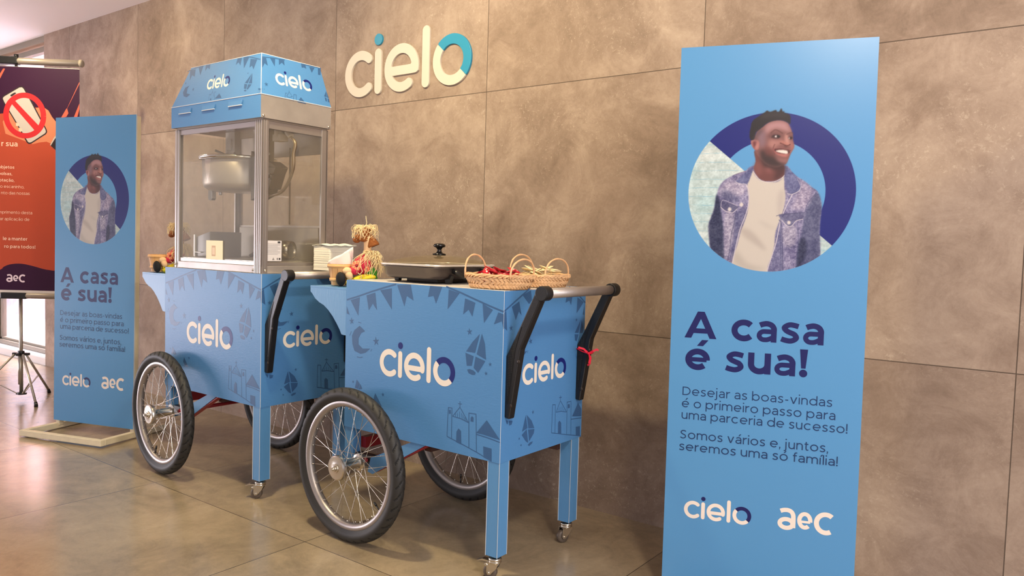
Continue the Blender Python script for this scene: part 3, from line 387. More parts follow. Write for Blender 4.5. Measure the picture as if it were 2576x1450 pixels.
PORTRAIT=[([(0.221,1.2577),(0.198,1.2428),(0.1674,1.2316),(0.1422,1.2173),(0.128,1.2013),(0.1204,1.1784),(0.1139,1.1324),(0.1056,1.1054),(0.0991,1.0803),(0.1033,1.0399),(0.1073,1.013),(0.1228,0.998),(0.144,0.9793),(0.1766,0.9497),(0.2681,0.9338),(0.3527,0.948),(0.3902,0.9678),(0.4117,0.9907),(0.4096,1.0424),(0.4081,1.0793),(0.4111,1.1309),(0.4084,1.153),(0.3986,1.1824),(0.3844,1.1935),(0.3628,1.212),(0.3395,1.2269),(0.3268,1.2381),(0.3056,1.2587)],(132,126,162),0.001,1,1),([(0.119,1.1745),(0.1139,1.1324),(0.1056,1.1054),(0.0991,1.0803),(0.1033,1.0399),(0.1073,1.013),(0.1228,0.998),(0.1466,0.9794),(0.1444,1.0369),(0.1411,1.0828),(0.1337,1.121),(0.1299,1.1516)],(48,52,84),0.002,1,2),([(0.3668,1.1158),(0.379,1.1566),(0.3903,1.1751),(0.4006,1.1769),(0.4095,1.153),(0.4111,1.1309),(0.4081,1.0793),(0.4117,0.9907),(0.3868,0.9677),(0.3524,0.9555),(0.3518,1.0114),(0.3602,1.0637)],(88,90,125),0.003,1,2),([(0.3544,1.0338),(0.3695,1.049),(0.3748,1.0045),(0.3589,0.9669),(0.3521,0.9629)],(45,48,78),0.004,0.85,2),([(0.1479,1.2127),(0.1921,1.2088),(0.1971,1.1747),(0.1349,1.1669),(0.1285,1.1899)],(178,168,190),0.006,0.8,1),([(0.1377,1.1898),(0.1791,1.1671),(0.1779,1.1519),(0.1352,1.1593)],(80,82,120),0.006,0.7,2),([(0.3489,1.2121),(0.3774,1.1935),(0.3851,1.1751),(0.366,1.1343),(0.3311,1.134),(0.3434,1.175)],(180,168,190),0.006,0.8,1),([(0.1772,1.1214),(0.2098,1.1293),(0.2058,1.0913),(0.1872,1.053),(0.1783,0.9994),(0.1685,0.9686),(0.168,1.0756)],(92,92,130),0.004,0.7,2),([(0.2899,1.1037),(0.3054,1.1151),(0.3051,1.0777),(0.3137,0.9542),(0.2746,0.951),(0.2892,1.0324)],(95,95,135),0.004,0.6,2),([(0.1444,1.1135),(0.172,1.1138),(0.1695,1.0374),(0.1568,0.9835),(0.1485,0.9872)],(158,150,172),0.004,0.7,1),([(0.3104,1.0778),(0.3437,1.082),(0.3441,1.0299),(0.3215,1.0219),(0.3102,1.0404)],(165,158,180),0.004,0.8,1),([(0.2168,1.2445),(0.2276,1.2275),(0.2425,1.2143),(0.2678,1.2086),(0.2926,1.2122),(0.3054,1.2271),(0.3082,1.1936),(0.3121,1.1675),(0.3083,1.1301),(0.2974,1.0926),(0.2887,1.0624),(0.2876,1.0286),(0.2818,0.9946),(0.2723,0.9642),(0.2681,0.9338),(0.2172,0.9396),(0.1725,0.961),(0.1765,0.9994),(0.1829,1.0225),(0.1923,1.0645),(0.2052,1.1065),(0.211,1.1445),(0.2087,1.1747),(0.2053,1.1974),(0.2102,1.2276)],(206,196,186),0.001,1,0),([(0.212,1.0725),(0.242,1.0465),(0.2651,1.0092),(0.2282,1.0311),(0.1982,1.0532),(0.1901,1.0721)],(178,166,158),0.006,0.7,0),([(0.2399,1.0994),(0.2765,1.0829),(0.2911,1.0737),(0.2624,1.077)],(190,180,172),0.006,0.6,0),([(0.1817,1.0072),(0.216,0.97),(0.2672,0.9564),(0.2168,0.951),(0.1757,0.9726)],(170,160,152),0.008,0.5,0),([(0.2909,1.1674),(0.3059,1.1898),(0.3092,1.1525),(0.297,1.1038)],(182,170,166),0.006,0.6,0),(('L',[(0.2026,1.2004),(0.2107,1.1785),(0.21,1.1407),(0.2016,1.1065),(0.1901,1.0721),(0.1809,1.0262),(0.1721,0.9706)],0.0022),(206,196,208),0.0006,1,0),(('L',[(0.3312,1.1742),(0.3135,1.1339),(0.301,1.0926),(0.2926,1.0362),(0.2818,0.9946),(0.2703,0.9509)],0.0022),(206,196,208),0.0006,1,0),(('L',[(0.1771,1.1252),(0.1729,1.0909),(0.1652,1.0526),(0.163,1.0143),(0.1588,0.9798)],0.0014),(55,58,95),0.0006,0.8,0),(('L',[(0.2971,1.1001),(0.3058,1.0777),(0.3137,0.9542)],0.0014),(50,52,90),0.0006,0.8,0),(('L',[(0.3024,1.1001),(0.3038,1.0402),(0.3093,0.9578)],0.0012),(60,62,100),0.0006,0.7,0),(('L',[(0.3485,1.0933),(0.3524,1.0412),(0.3518,0.9704)],0.0014),(55,58,95),0.0006,0.7,0),(('L',[(0.3213,1.0275),(0.3357,1.0203),(0.3477,1.0281)],0.0012),(60,62,100),0.0006,0.7,0),(('L',[(0.3417,1.2176),(0.3667,1.2028),(0.3916,1.1861)],0.001),(110,100,130),0.0006,0.8,0),(('L',[(0.3954,1.1769),(0.3757,1.1529),(0.3665,1.1232)],0.0014),(70,72,110),0.0006,0.7,0),(('L',[(0.1674,1.2316),(0.1981,1.242)],0.001),(110,70,90),0.0006,0.8,0),([(0.1297,1.1585),(0.1361,1.1555),(0.1794,1.1397),(0.179,1.1321),(0.167,1.1198),(0.1569,1.1231),(0.1324,1.1356)],(96,94,128),0.001,1,2),(('L',[(0.1324,1.1356),(0.1458,1.1242),(0.1581,1.1212),(0.167,1.1198),(0.1791,1.1309)],0.0018),(205,195,205),0.0006,1,0),(('L',[(0.1324,1.1356),(0.1361,1.1562),(0.1578,1.1495),(0.1794,1.1397)],0.0012),(190,182,198),0.0006,1,0),([(0.2966,1.1132),(0.3071,1.117),(0.3665,1.1224),(0.3621,1.1027),(0.3448,1.0977),(0.3321,1.0826),(0.3197,1.0835),(0.305,1.0994)],(105,103,138),0.001,1,2),(('L',[(0.305,1.0994),(0.3197,1.0835),(0.3321,1.0826),(0.3448,1.0977),(0.3621,1.1027)],0.0018),(205,195,205),0.0006,1,0),(('L',[(0.2896,1.1112),(0.3071,1.1159),(0.3665,1.1217)],0.0012),(60,62,100),0.0006,1,0),([(0.221,1.2577),(0.2,1.2398),(0.1807,1.2202),(0.1719,1.2107),(0.1923,1.2042),(0.2053,1.205),(0.2165,1.2351)],(104,106,148),0.001,1,2),([(0.3067,1.2569),(0.3322,1.2344),(0.3451,1.2187),(0.3537,1.1972),(0.3493,1.1839),(0.3294,1.1742),(0.3178,1.1824),(0.3099,1.2047),(0.3069,1.2271)],(104,106,148),0.001,1,2),(('L',[(0.1719,1.2107),(0.185,1.2043),(0.2014,1.2035),(0.2081,1.1898)],0.0016),(205,195,205),0.0006,1,0),(('L',[(0.3537,1.1972),(0.3483,1.1839),(0.3294,1.1742),(0.317,1.1768)],0.0018),(205,195,205),0.0006,1,0),(('L',[(0.3434,1.2176),(0.353,1.1972)],0.001),(190,182,198),0.0006,1,0),([(0.1629,1.1297),(0.1625,1.127),(0.1609,1.125),(0.1586,1.124),(0.1562,1.1243),(0.1541,1.1258),(0.1528,1.1282),(0.1527,1.131),(0.1538,1.1334),(0.1557,1.135),(0.1582,1.1353),(0.1605,1.1344),(0.1622,1.1323)],(218,208,205),0.0006,1,0),([(0.1961,1.1436),(0.1956,1.141),(0.1941,1.1389),(0.1918,1.1379),(0.1894,1.1382),(0.1873,1.1398),(0.1861,1.1422),(0.186,1.1449),(0.187,1.1473),(0.189,1.1489),(0.1914,1.1492),(0.1937,1.1483),(0.1954,1.1463)],(218,208,205),0.0006,1,0),([(0.3299,1.0923),(0.3295,1.0897),(0.328,1.0876),(0.3258,1.0867),(0.3235,1.0869),(0.3215,1.0884),(0.3203,1.0908),(0.3202,1.0935),(0.3212,1.0959),(0.323,1.0974),(0.3254,1.0978),(0.3276,1.0969),(0.3293,1.0949)],(218,208,205),0.0006,1,0),([(0.2217,1.302),(0.2256,1.2699),(0.2215,1.2492),(0.2315,1.2282),(0.2442,1.2162),(0.2597,1.2118),(0.2809,1.2137),(0.2986,1.2231),(0.3069,1.2334),(0.3034,1.2596),(0.2852,1.255),(0.2543,1.2696)],(112,66,64),0.0012,1,0),([(0.242,1.2729),(0.2638,1.26),(0.2853,1.2534),(0.3031,1.2596),(0.3052,1.2453),(0.2781,1.2439),(0.2551,1.2505)],(60,40,42),0.006,0.9,0),([(0.252,1.2521),(0.2673,1.2504),(0.2743,1.2439),(0.2693,1.2376),(0.2586,1.2393)],(150,92,90),0.006,0.8,0),([(0.2856,1.2454),(0.3049,1.2532),(0.3066,1.2342),(0.2927,1.22),(0.2793,1.2153)],(72,44,46),0.006,0.8,0),([(0.2268,1.2699),(0.2394,1.2618),(0.2464,1.2378),(0.2345,1.2298),(0.223,1.2491)],(135,82,80),0.006,0.7,0),(('L',[(0.2202,1.2411),(0.2317,1.2242),(0.2443,1.2138),(0.2598,1.2093),(0.281,1.2111),(0.2994,1.2207),(0.3066,1.2286)],0.00175),(228,218,208),0.002,0.8,0),([(0.3087,1.3812),(0.3167,1.3683),(0.3233,1.3524),(0.326,1.3445),(0.3259,1.3335),(0.3294,1.3192),(0.3303,1.3129),(0.3282,1.3051),(0.323,1.2941),(0.319,1.2831),(0.3149,1.2721),(0.3102,1.2619),(0.2987,1.2572),(0.2853,1.2531),(0.2701,1.2551),(0.2546,1.2616),(0.2419,1.2745),(0.2291,1.2891),(0.2224,1.302),(0.2172,1.3181),(0.2166,1.3341),(0.2236,1.3499),(0.2293,1.361),(0.2485,1.3764),(0.2648,1.3863),(0.2874,1.3889)],(128,84,82),0.001,1,0),([(0.256,1.3794),(0.277,1.3852),(0.3042,1.3821),(0.3137,1.3684),(0.3203,1.3541),(0.3022,1.3577),(0.2808,1.3645),(0.2629,1.3586),(0.2511,1.3493),(0.2475,1.3653)],(182,136,140),0.006,0.9,0),([(0.2267,1.3499),(0.2476,1.3605),(0.2515,1.3398),(0.2494,1.3175),(0.2375,1.3081),(0.2305,1.3306)],(135,108,122),0.008,0.8,0),([(0.2639,1.3331),(0.2866,1.3327),(0.2975,1.3246),(0.2829,1.3137),(0.2711,1.306),(0.2586,1.3142)],(182,128,122),0.007,0.8,0),([(0.3055,1.3481),(0.3133,1.3416),(0.3169,1.3258),(0.3188,1.3163),(0.3067,1.3196),(0.3032,1.3324)],(205,150,140),0.004,0.8,0),([(0.3212,1.332),(0.3285,1.3177),(0.3282,1.3051),(0.3224,1.302),(0.3203,1.3162)],(176,112,106),0.004,0.8,0),([(0.2378,1.3018),(0.253,1.3015),(0.2686,1.2933),(0.2782,1.2805),(0.2906,1.2708),(0.3089,1.2643),(0.3002,1.2572),(0.2853,1.2531),(0.2701,1.2551),(0.2531,1.2625),(0.2403,1.2778)],(58,42,44),0.007,0.95,0),([(0.2526,1.3127),(0.2681,1.3045),(0.2763,1.2884),(0.2658,1.2854),(0.2504,1.292)],(112,62,60),0.006,0.8,0),([(0.2843,1.2788),(0.2995,1.2754),(0.31,1.2753),(0.3142,1.2816),(0.3118,1.2674),(0.2999,1.2659),(0.2891,1.2708)],(158,112,112),0.005,0.75,0),([(0.2745,1.3345),(0.291,1.3366),(0.2987,1.3309),(0.2884,1.3263),(0.2793,1.3265)],(160,108,104),0.005,0.6,0),([(0.2099,1.3307),(0.2166,1.3335),(0.2274,1.3323),(0.2335,1.3258),(0.234,1.3114),(0.2293,1.3038),(0.2223,1.3049),(0.2163,1.3109),(0.2113,1.3198)],(170,112,108),0.001,1,0),([(0.2156,1.3269),(0.2245,1.3275),(0.2264,1.3195),(0.2227,1.3148),(0.2222,1.3076),(0.2182,1.3125)],(104,50,56),0.002,0.9,0),([(0.2246,1.3243),(0.2309,1.321),(0.2306,1.3099),(0.2253,1.3083),(0.2228,1.3116),(0.2264,1.3179)],(186,128,124),0.002,0.9,0),(('L',[(0.2654,1.3522),(0.272,1.3584),(0.278,1.3608),(0.2872,1.3567),(0.2964,1.3507)],0.0045),(92,56,56),0.002,0.45,0),(('L',[(0.3093,1.3472),(0.3174,1.351),(0.3249,1.3508)],0.004),(92,56,56),0.002,0.45,0),([(0.2575,1.3428),(0.2663,1.3506),(0.2783,1.3519),(0.2937,1.3452),(0.2911,1.3342),(0.2761,1.3329),(0.2637,1.3379)],(98,62,66),0.004,0.6,0),([(0.3118,1.3417),(0.3191,1.3462),(0.3255,1.3429),(0.3256,1.3319),(0.3166,1.3337)],(98,62,66),0.003,0.5,0),([(0.2674,1.3418),(0.2747,1.3469),(0.2846,1.3457),(0.2916,1.3408),(0.2857,1.3378),(0.2751,1.3385)],(52,30,34),0.001,0.9,0),([(0.276,1.3427),(0.2824,1.3445),(0.2855,1.3414),(0.2826,1.3394),(0.2776,1.3398)],(226,214,214),0.0008,1,0),([(0.2813,1.3452),(0.2892,1.344),(0.2897,1.339),(0.2826,1.3385),(0.2805,1.3415)],(30,18,22),0.0006,1,0),([(0.2766,1.3424),(0.2804,1.3439),(0.281,1.3404),(0.2782,1.34)],(232,222,222),0.0005,1,0),(('L',[(0.2667,1.3394),(0.2759,1.3364),(0.2865,1.3359)],0.00175),(60,36,40),0.002,0.7,0),([(0.3127,1.3369),(0.3193,1.3402),(0.3251,1.3373),(0.3226,1.3335),(0.3166,1.3337)],(60,36,40),0.001,0.9,0),([(0.3138,1.3366),(0.3176,1.3381),(0.3189,1.3352),(0.316,1.3343)],(222,208,206),0.0006,1,0),([(0.3179,1.3384),(0.3227,1.3383),(0.3223,1.3339),(0.3184,1.3336)],(34,22,26),0.0006,1,0),(('L',[(0.2923,1.3223),(0.2992,1.3198),(0.3054,1.3157),(0.3122,1.3145),(0.3187,1.3178)],0.0035),(92,46,46),0.002,0.85,0),([(0.2914,1.3263),(0.2988,1.3293),(0.3065,1.3244),(0.3141,1.3227),(0.3173,1.3179),(0.3113,1.3161),(0.3053,1.3181),(0.2976,1.3211)],(188,120,108),0.003,0.8,0),([(0.3039,1.315),(0.3114,1.314),(0.3101,1.3093),(0.3041,1.3102)],(84,50,50),0.003,0.6,0),(('L',[(0.2769,1.3186),(0.2736,1.3107),(0.274,1.3012),(0.278,1.2916)],0.00375),(88,44,46),0.002,0.38,0),([(0.2738,1.3067),(0.2862,1.3061),(0.2998,1.3058),(0.3149,1.3021),(0.3224,1.302),(0.324,1.298),(0.3183,1.2926),(0.312,1.2824),(0.3006,1.2841),(0.2838,1.2902),(0.276,1.298)],(170,100,98),0.002,0.95,0),([(0.2757,1.3043),(0.2923,1.3044),(0.3074,1.3022),(0.3165,1.3005),(0.3193,1.2965),(0.3139,1.2908),(0.2988,1.2916),(0.2852,1.2947)],(62,26,30),0.001,0.95,0),([(0.2801,1.3001),(0.2924,1.3025),(0.3059,1.3015),(0.3126,1.2987),(0.3124,1.2911),(0.2988,1.2929),(0.2874,1.2959)],(238,222,214),0.0008,1,0),([(0.2838,1.2915),(0.299,1.2881),(0.311,1.288),(0.3082,1.2833),(0.2961,1.285)],(198,128,122),0.003,0.7,0),(('L',[(0.2772,1.3056),(0.2922,1.3063),(0.3073,1.3041),(0.321,1.3004)],0.002),(72,34,36),0.002,0.7,0),([(0.2089,1.3334),(0.2055,1.3503),(0.2082,1.3695),(0.2101,1.3822),(0.2158,1.3917),(0.2233,1.397),(0.2322,1.4031),(0.2426,1.41),(0.2485,1.4146),(0.2515,1.4173),(0.2553,1.4156),(0.2592,1.4134),(0.2637,1.4138),(0.2727,1.4173),(0.2769,1.4181),(0.2789,1.4133),(0.2849,1.4134),(0.2877,1.4181),(0.2902,1.4221),(0.2931,1.4195),(0.2939,1.4144),(0.2969,1.4127),(0.2987,1.4146),(0.2998,1.4095),(0.3061,1.4072),(0.3141,1.4031),(0.3172,1.392),(0.3174,1.3809),(0.3146,1.3763),(0.3087,1.382),(0.2919,1.3883),(0.2739,1.3876),(0.2589,1.3833),(0.2488,1.3772),(0.2412,1.3702),(0.2308,1.3609),(0.2234,1.3547),(0.2209,1.3404),(0.2178,1.3341)],(34,29,36),0.0012,1,0),([(0.2178,1.3341),(0.2208,1.3436),(0.2265,1.3547),(0.2354,1.3624),(0.2415,1.3623),(0.2359,1.3497),(0.2271,1.3403),(0.2244,1.3307)],(84,66,76),0.005,0.7,0),([(0.2337,1.4039),(0.2578,1.4111),(0.2865,1.4102),(0.3093,1.4032),(0.2946,1.3973),(0.2644,1.3982),(0.2417,1.3941)],(62,54,58),0.006,0.5,0)]
# ------------------------------------------------------------------ shared materials
WALLC = [(114, 95, 81), (141, 121, 106), (160, 140, 124), (181, 162, 144), (206, 189, 168)]
M_WALL = stone_mat('grey_beige_stone_wall', WALLC, (70, 58, 48))
M_FLOOR = stone_mat('polished_stone_floor', [(122, 108, 88), (143, 127, 104), (158, 141, 115), (175, 157, 129), (190, 173, 144)], (52, 45, 38), floor=True)
M_CEIL = mat('ceiling_paint', (232, 226, 224), 0.9)
M_FRAME = mat('window_frame_olive', (120, 112, 96), 0.5)
M_SILL = mat('white_sill_stone', (225, 222, 222), 0.5)
M_PLASTER = mat('plaster_side', (205, 200, 196), 0.8)
M_YARD = mat('yard_stone', (160, 152, 158), 0.9, bump=(16, 1.0), vary=(9, 0.22))
M_PEACH = mat('peach_render', (206, 142, 112), 0.9)
M_BLUE = mat('printed_blue_vinyl', (76, 128, 180), 0.44, spec=0.28, bump=(150, 0.14, (0.35, 0.35, 1.2)))
M_BLUE_END = M_BLUE
M_BLUE_PAINT = mat('blue_painted_wood', (80, 134, 182), 0.45, bump=(120, 0.25, (2, 2, 0.2)))
M_WHITE_EDGE = mat('white_foam_edge', (196, 200, 206), 0.6)
M_INK = mat('dark_blue_print', (52, 88, 132), 0.44, spec=0.28)
M_NAVY = mat('navy_print', (18, 30, 104), 0.46, spec=0.25)
M_CREAM = mat('cream_print', (226, 216, 204), 0.46, spec=0.28)
M_BLACKP = mat('black_plastic', (22, 21, 22), 0.42, bump=(300, 0.15))
M_RUB = mat('tyre_rubber', (36, 34, 32), 0.6, bump=(700, 0.08))
M_ALU = mat('brushed_aluminium', (162, 154, 150), 0.42, 0.75, bump=(90, 0.1, (1, 1, 0.1)))
M_ALU_D = mat('dull_aluminium_sheet', (170, 162, 156), 0.5, 0.6, vary=(9, 0.12))
M_CHROME = mat('worn_chrome', (205, 198, 186), 0.22, 1.0, bump=(60, 0.15))
M_STEEL = mat('stainless_steel', (170, 166, 162), 0.28, 0.9)
M_RED = mat('red_painted_tube', (150, 28, 36), 0.4)
M_RUSTY = mat('dark_brown_tube', (72, 42, 34), 0.5)
M_DARKST = mat('dark_steel_box', (72, 62, 50), 0.35, 0.7)
M_GLASS = glass_mat('cabinet_glass')
M_GLASSW = glass_mat('window_glass', (245, 245, 250), 0.0)
M_TABLE = mat('white_counter_laminate', (205, 200, 196), 0.4)
M_CREAMW = mat('cream_painted_wood', (214, 200, 168), 0.6, vary=(20, 0.08))

CL, CD, ZB, ZT = 0.7224, 0.4716, 0.3788, 0.9139      # cart length, depth, underside, top

# ------------------------------------------------------------------ setting
struct(MB().box((-9, -7.5, -0.05), (10, 0.0, 0), 0).build('floor', M_FLOOR, weld=False))
bpy.data.objects['floor'].location = (0, 0, 0)
def shifted(o, dx=0, dy=0, dz=0):
    """give an object an origin at the joint grid so its object coordinates count slabs from there"""
    for v in o.data.vertices: v.co.x -= dx; v.co.y -= dy; v.co.z -= dz
    o.location = (dx, dy, dz); return o
shifted(bpy.data.objects['floor'], 0.9133, 0.0407, 0)
ww = struct(MB().box((-0.5345, 0.0, -0.05), (10, 0.25, 2.5886)).build('wall_back', M_WALL, weld=False)); shifted(ww, -0.1009, 0, 0.7234-1)
struct(MB().box((-9, -7.5, 2.5886), (10, 0.6, 2.70)).build('ceiling', M_CEIL, weld=False))
# window wall left of the stone cladding: low step, sill, frame, glass, yard behind
struct(MB().box((-9, 0.0, -0.05), (-0.5345, 0.30, 0.055)).build('trim_1', M_PLASTER, weld=False, bevel=0.003))
struct(MB().box((-9, 0.0, 0.055), (-0.5345, 0.14, 0.070)).build('trim_2', M_SILL, weld=False, bevel=0.002))
win = MB(); fz0, fz1 = 0.070, 2.5886
win.wbox((-9, 0.06, fz0), (-0.5345, 0.14, 0.105)); win.wbox((-9, 0.008, 2.540), (-0.5345, 0.10, 2.5886))
win.wbox((-9, 0.085, 0.105), (-0.5345, 0.125, 0.125)); win.wbox((-9, 0.04, 2.482), (-0.5345, 0.09, 2.524))
for xm in (-1.68, -3.2, -4.7, -6.2, -7.7): win.wbox((xm-0.03, 0.07, 0.105), (xm+0.03, 0.135, 2.545)); win.wbox((xm+0.03, 0.085, 0.105), (xm+0.055, 0.12, 2.49))
w1 = struct(win.build('window_1', M_FRAME, bevel=0.003))
MB().wbox((-9, 0.10, 0.12), (-0.5345, 0.104, 2.489)).build('window_pane', M_GLASSW, w1)
struct(MB().box((-9, 0.25, -0.05), (-0.2, 1.5, 0.02)).build('floor_yard', M_YARD, weld=False))
yw = MB().box((-9, 1.35, -0.05), (0.4, 1.55, 2.05), 0).box((-9, 1.35, 2.05), (0.4, 1.55, 4.0), 1); struct(yw.build('wall_yard', [M_YARD, M_PEACH], weld=False))
struct(MB().box((-0.40, 0.25, -0.05), (-0.28, 1.4, 4.0)).build('wall_yard_end', M_YARD, weld=False))

# ------------------------------------------------------------------ cielo sign on the wall (solid cut-out letters)
M_SIGNW = mat('sign_cream', (206, 194, 178), 0.45); M_SIGNC = mat('sign_cyan', (40, 138, 172), 0.4); M_SIGNE = mat('sign_edge', (160, 140, 115), 0.5)
sign = empty('wall_sign', (2.982, 0, 1.887), 0, 'cream and cyan cut-out letter sign mounted high on the stone wall', 'sign')
TH = 0.010
def solid_stroke(pts, w, mats, capr=True):
    P = [Vector((p[0], p[1])) for p in pts]; n = len(P); Lf = []; Rt = []
    for i in range(n):
        a = (P[i]-P[i-1]).normalized() if i else None; b = (P[i+1]-P[i]).normalized() if i < n-1 else None
        t = ((a or b)+(b or a)).normalized(); nn = Vector((-t.y, t.x)); Lf.append(P[i]+nn*w/2); Rt.append(P[i]-nn*w/2)
    def cap(c, e): a0 = math.atan2(e.y, e.x); return [Vector((c.x+w/2*cos(a0-pi/2+pi*i/10), c.y+w/2*sin(a0-pi/2+pi*i/10))) for i in range(1, 10)]
    out = Rt+(cap(P[-1], P[-1]-P[-2]) if capr else [])+Lf[::-1]+(cap(P[0], P[0]-P[1]) if capr else [])
    return MB().prism([(q.x, 0, q.y) for q in out], (0, -TH, 0))
def letter(name, mb, m, parent=sign): return mb.build(name, m, parent, bevel=0.0016, seg=2)
r_ = 0.091
letter('letter', solid_stroke(arc(0.114, 0, r_, r_, 50, 310, 36), 0.046, 0), M_SIGNW)
li = letter('letter', solid_stroke([(0.2385, -0.087), (0.2385, 0), (0.2385, 0.087)], 0.046, 0), M_SIGNW)
dt = letter('dot', MB().prism([(0.2385+0.0275*cos(2*pi*i/28), 0, 0.154+0.0275*sin(2*pi*i/28)) for i in range(28)], (0, -TH, 0)), M_SIGNC, li); dt['label'] = 'cyan dot of the letter i'
# e : one closed outline built as outer run minus the two counters
out = arc(0.398, 0, 0.114, 0.114, 306, -8, 44)
eo = [(0.398+0.114*cos(radians(a)), 0.114*sin(radians(a))) for a in np.linspace(-12, 304, 46)]
tip = [(0.398+0.091*cos(radians(304))+0.023*cos(radians(304+x)), 0.091*sin(radians(304))+0.023*sin(radians(304+x))) for x in range(18, 180, 18)]
inner_low = [(0.398+0.068*cos(radians(a)), 0.068*sin(radians(a))) for a in np.linspace(304, 212, 18)]
barlow = [(0.398-0.060, -0.034), (0.398+0.08, -0.034), (0.398+0.098, -0.032)]
top_hole = [(0.398+0.068*cos(radians(a)), 0.068*sin(radians(a))) for a in np.linspace(14, 168, 20)]+[(0.398-0.064, 0.010), (0.398+0.062, 0.010)]
outl = eo+tip+inner_low+barlow
em = MB(); P3 = [(x, 0, z) for x, z in outl]; H3 = [(x, 0, z) for x, z in top_hole]
for yy in (0, -TH): em.poly([(x, yy, z) for x, _, z in P3], 0, [[(x, yy, z) for x, _, z in H3]])
for Lp in (P3, H3):
    for i in range(len(Lp)):
        a, b = Lp[i], Lp[(i+1) % len(Lp)]; em.add([a, b, (b[0], -TH, b[2]), (a[0], -TH, a[2])], [(0,1,2,3)])
letter('letter', em, M_SIGNW)
letter('letter', solid_stroke([(0.556, -0.087), (0.556, 0.03), (0.556, 0.152)], 0.046, 0), M_SIGNW)
lo = letter('letter', solid_stroke(arc(0.717, 0, 0.0925, 0.0925, 138, 318, 26), 0.046, 0, False), M_SIGNW)
oc = letter('letter_arc', solid_stroke(arc(0.717, 0, 0.0925, 0.0925, -42, 138, 26), 0.046, 0, False), M_SIGNC, lo); oc['label'] = 'cyan upper right half of the letter o'

# ------------------------------------------------------------------ wheel (axis = y, hub outwards to -y, origin at centre)
WR = 0.2712
def make_wheel():
    rim = MB()
    prof = [(0.2245, -0.0155), (0.2265, -0.014), (0.2245, -0.0125), (0.216, -0.0115), (0.209, -0.007), (0.2075, 0), (0.209, 0.007), (0.216, 0.0115), (0.2245, 0.0125), (0.2265, 0.014), (0.2245, 0.0155), (0.214, 0.0155), (0.206, 0.0105), (0.2040, 0), (0.206, -0.0105), (0.214, -0.0155)]
    rim.lathe(prof, (0,0,0), (0,1,0), 96, 0, True, closed=True)
    for k in range(36):
        a = 2*pi*k/36; c = Vector((cos(a), 0, sin(a))); rim.cyl(c*0.2045+Vector((0, 0.004*(-1)**k, 0)), c*0.196+Vector((0, 0.004*(-1)**k, 0)), 0.0024, 0.0018, 6, 1)
    w = rim.build('wheel', [M_ALU, M_CHROME])
    t = MB(); n = 432; pr = []
    for i in range(25):
        ph = radians(-118+236*i/24); pr.append((0.2475+0.0237*cos(ph), 0.0237*1.02*sin(ph), ph))
    pr = [(0.222, -0.0125, None)]+pr+[(0.222, 0.0125, None)]
    v = []; f = []; q = len(pr)
    for i in range(n):
        th = 2*pi*i/n
        for (r, y, ph) in pr:
            if ph is not None and abs(ph) < radians(62):
                ay = abs(y); g = (th*40/(2*pi)+ay*34+(0.5 if y > 0 else 0)) % 1.0
                if g < 0.22 and ay > 0.0030: r -= 0.0026
            v.append((r*cos(th), y, r*sin(th)))
    for i in range(n):
        j = (i+1) % n
        for c in range(q-1): f.append((i*q+c, j*q+c, j*q+c+1, i*q+c+1))
    
    for (a_, b_, c_, d_) in f:
        deep = 0
        for x_ in (a_, b_, c_, d_):
            rr_ = math.hypot(v[x_][0], v[x_][2]); ph = pr[x_ % q][2]
            if ph is not None and rr_ < pr[x_ % q][0]-0.001: deep += 1
        t.add([v[x_] for x_ in (a_, b_, c_, d_)], [(0,1,2,3)], 1 if deep >= 3 else 0, True)
    t.build('tire', [M_RUB, mat('tread_groove_shade', (10, 9, 8), 0.8)], w)  # sunken tread faces get blacker rubber: groove shade put into the colour
    hub = MB()
    hub.lathe([(1e-5, -0.079), (0.0055, -0.079), (0.006, -0.070), (0.0105, -0.0695), (0.0105, -0.0655), (0.0165, -0.065), (0.0165, -0.0615), (0.024, -0.0605), (0.0385, -0.0605), (0.0425, -0.0575), (0.0438, -0.052), (0.0438, -0.046), (0.041, -0.043), (0.030, -0.041), (0.0215, -0.038), (0.0185, -0.030), (0.0185, 0.028), (0.0215, 0.036), (0.031, 0.040), (0.0315, 0.044), (0.022, 0.047), (0.017, 0.050), (0.008, 0.052), (1e-5, 0.054)], (0,0,0), (0,1,0), 40)
    for k in range(18):
        a = 2*pi*k/18; hub.cyl((0.027*cos(a), 0.0445, 0.027*sin(a)), (0.027*cos(a), 0.047, 0.027*sin(a)), 0.0016, n=6)
    hub.build('hub', M_CHROME, w, crisp=32)
    base = []
    for fl, y, rr in ((0, -0.0405, 0.030), (1, 0.0405, 0.028)):
        for sg in (-1, 1):
            b = MB(); a0 = radians(10*(fl))+ (0 if sg < 0 else radians(20)); ah = a0+sg*radians(62)
            b.cyl((rr*cos(ah), y, rr*sin(ah)), (0.2045*cos(a0), 0.003*(1 if fl else -1), 0.2045*sin(a0)), 0.00105, n=5)
            base.append(b)
    for b in base:
        o = b.build('spoke', M_CHROME, w, weld=False)
        for k in range(1, 9):
            c = o.copy(); COL.objects.link(c); c.parent = w; c.rotation_euler = (0, radians(-40*k), 0)
    va = MB(); a = radians(-38); c = Vector((cos(a), 0, sin(a))); va.cyl(c*0.2045, c*0.182, 0.0028, n=10); va.cyl(c*0.182, c*0.168, 0.0042, 0.0036, n=10)
    va.build('valve', M_BLACKP, w)
    return w

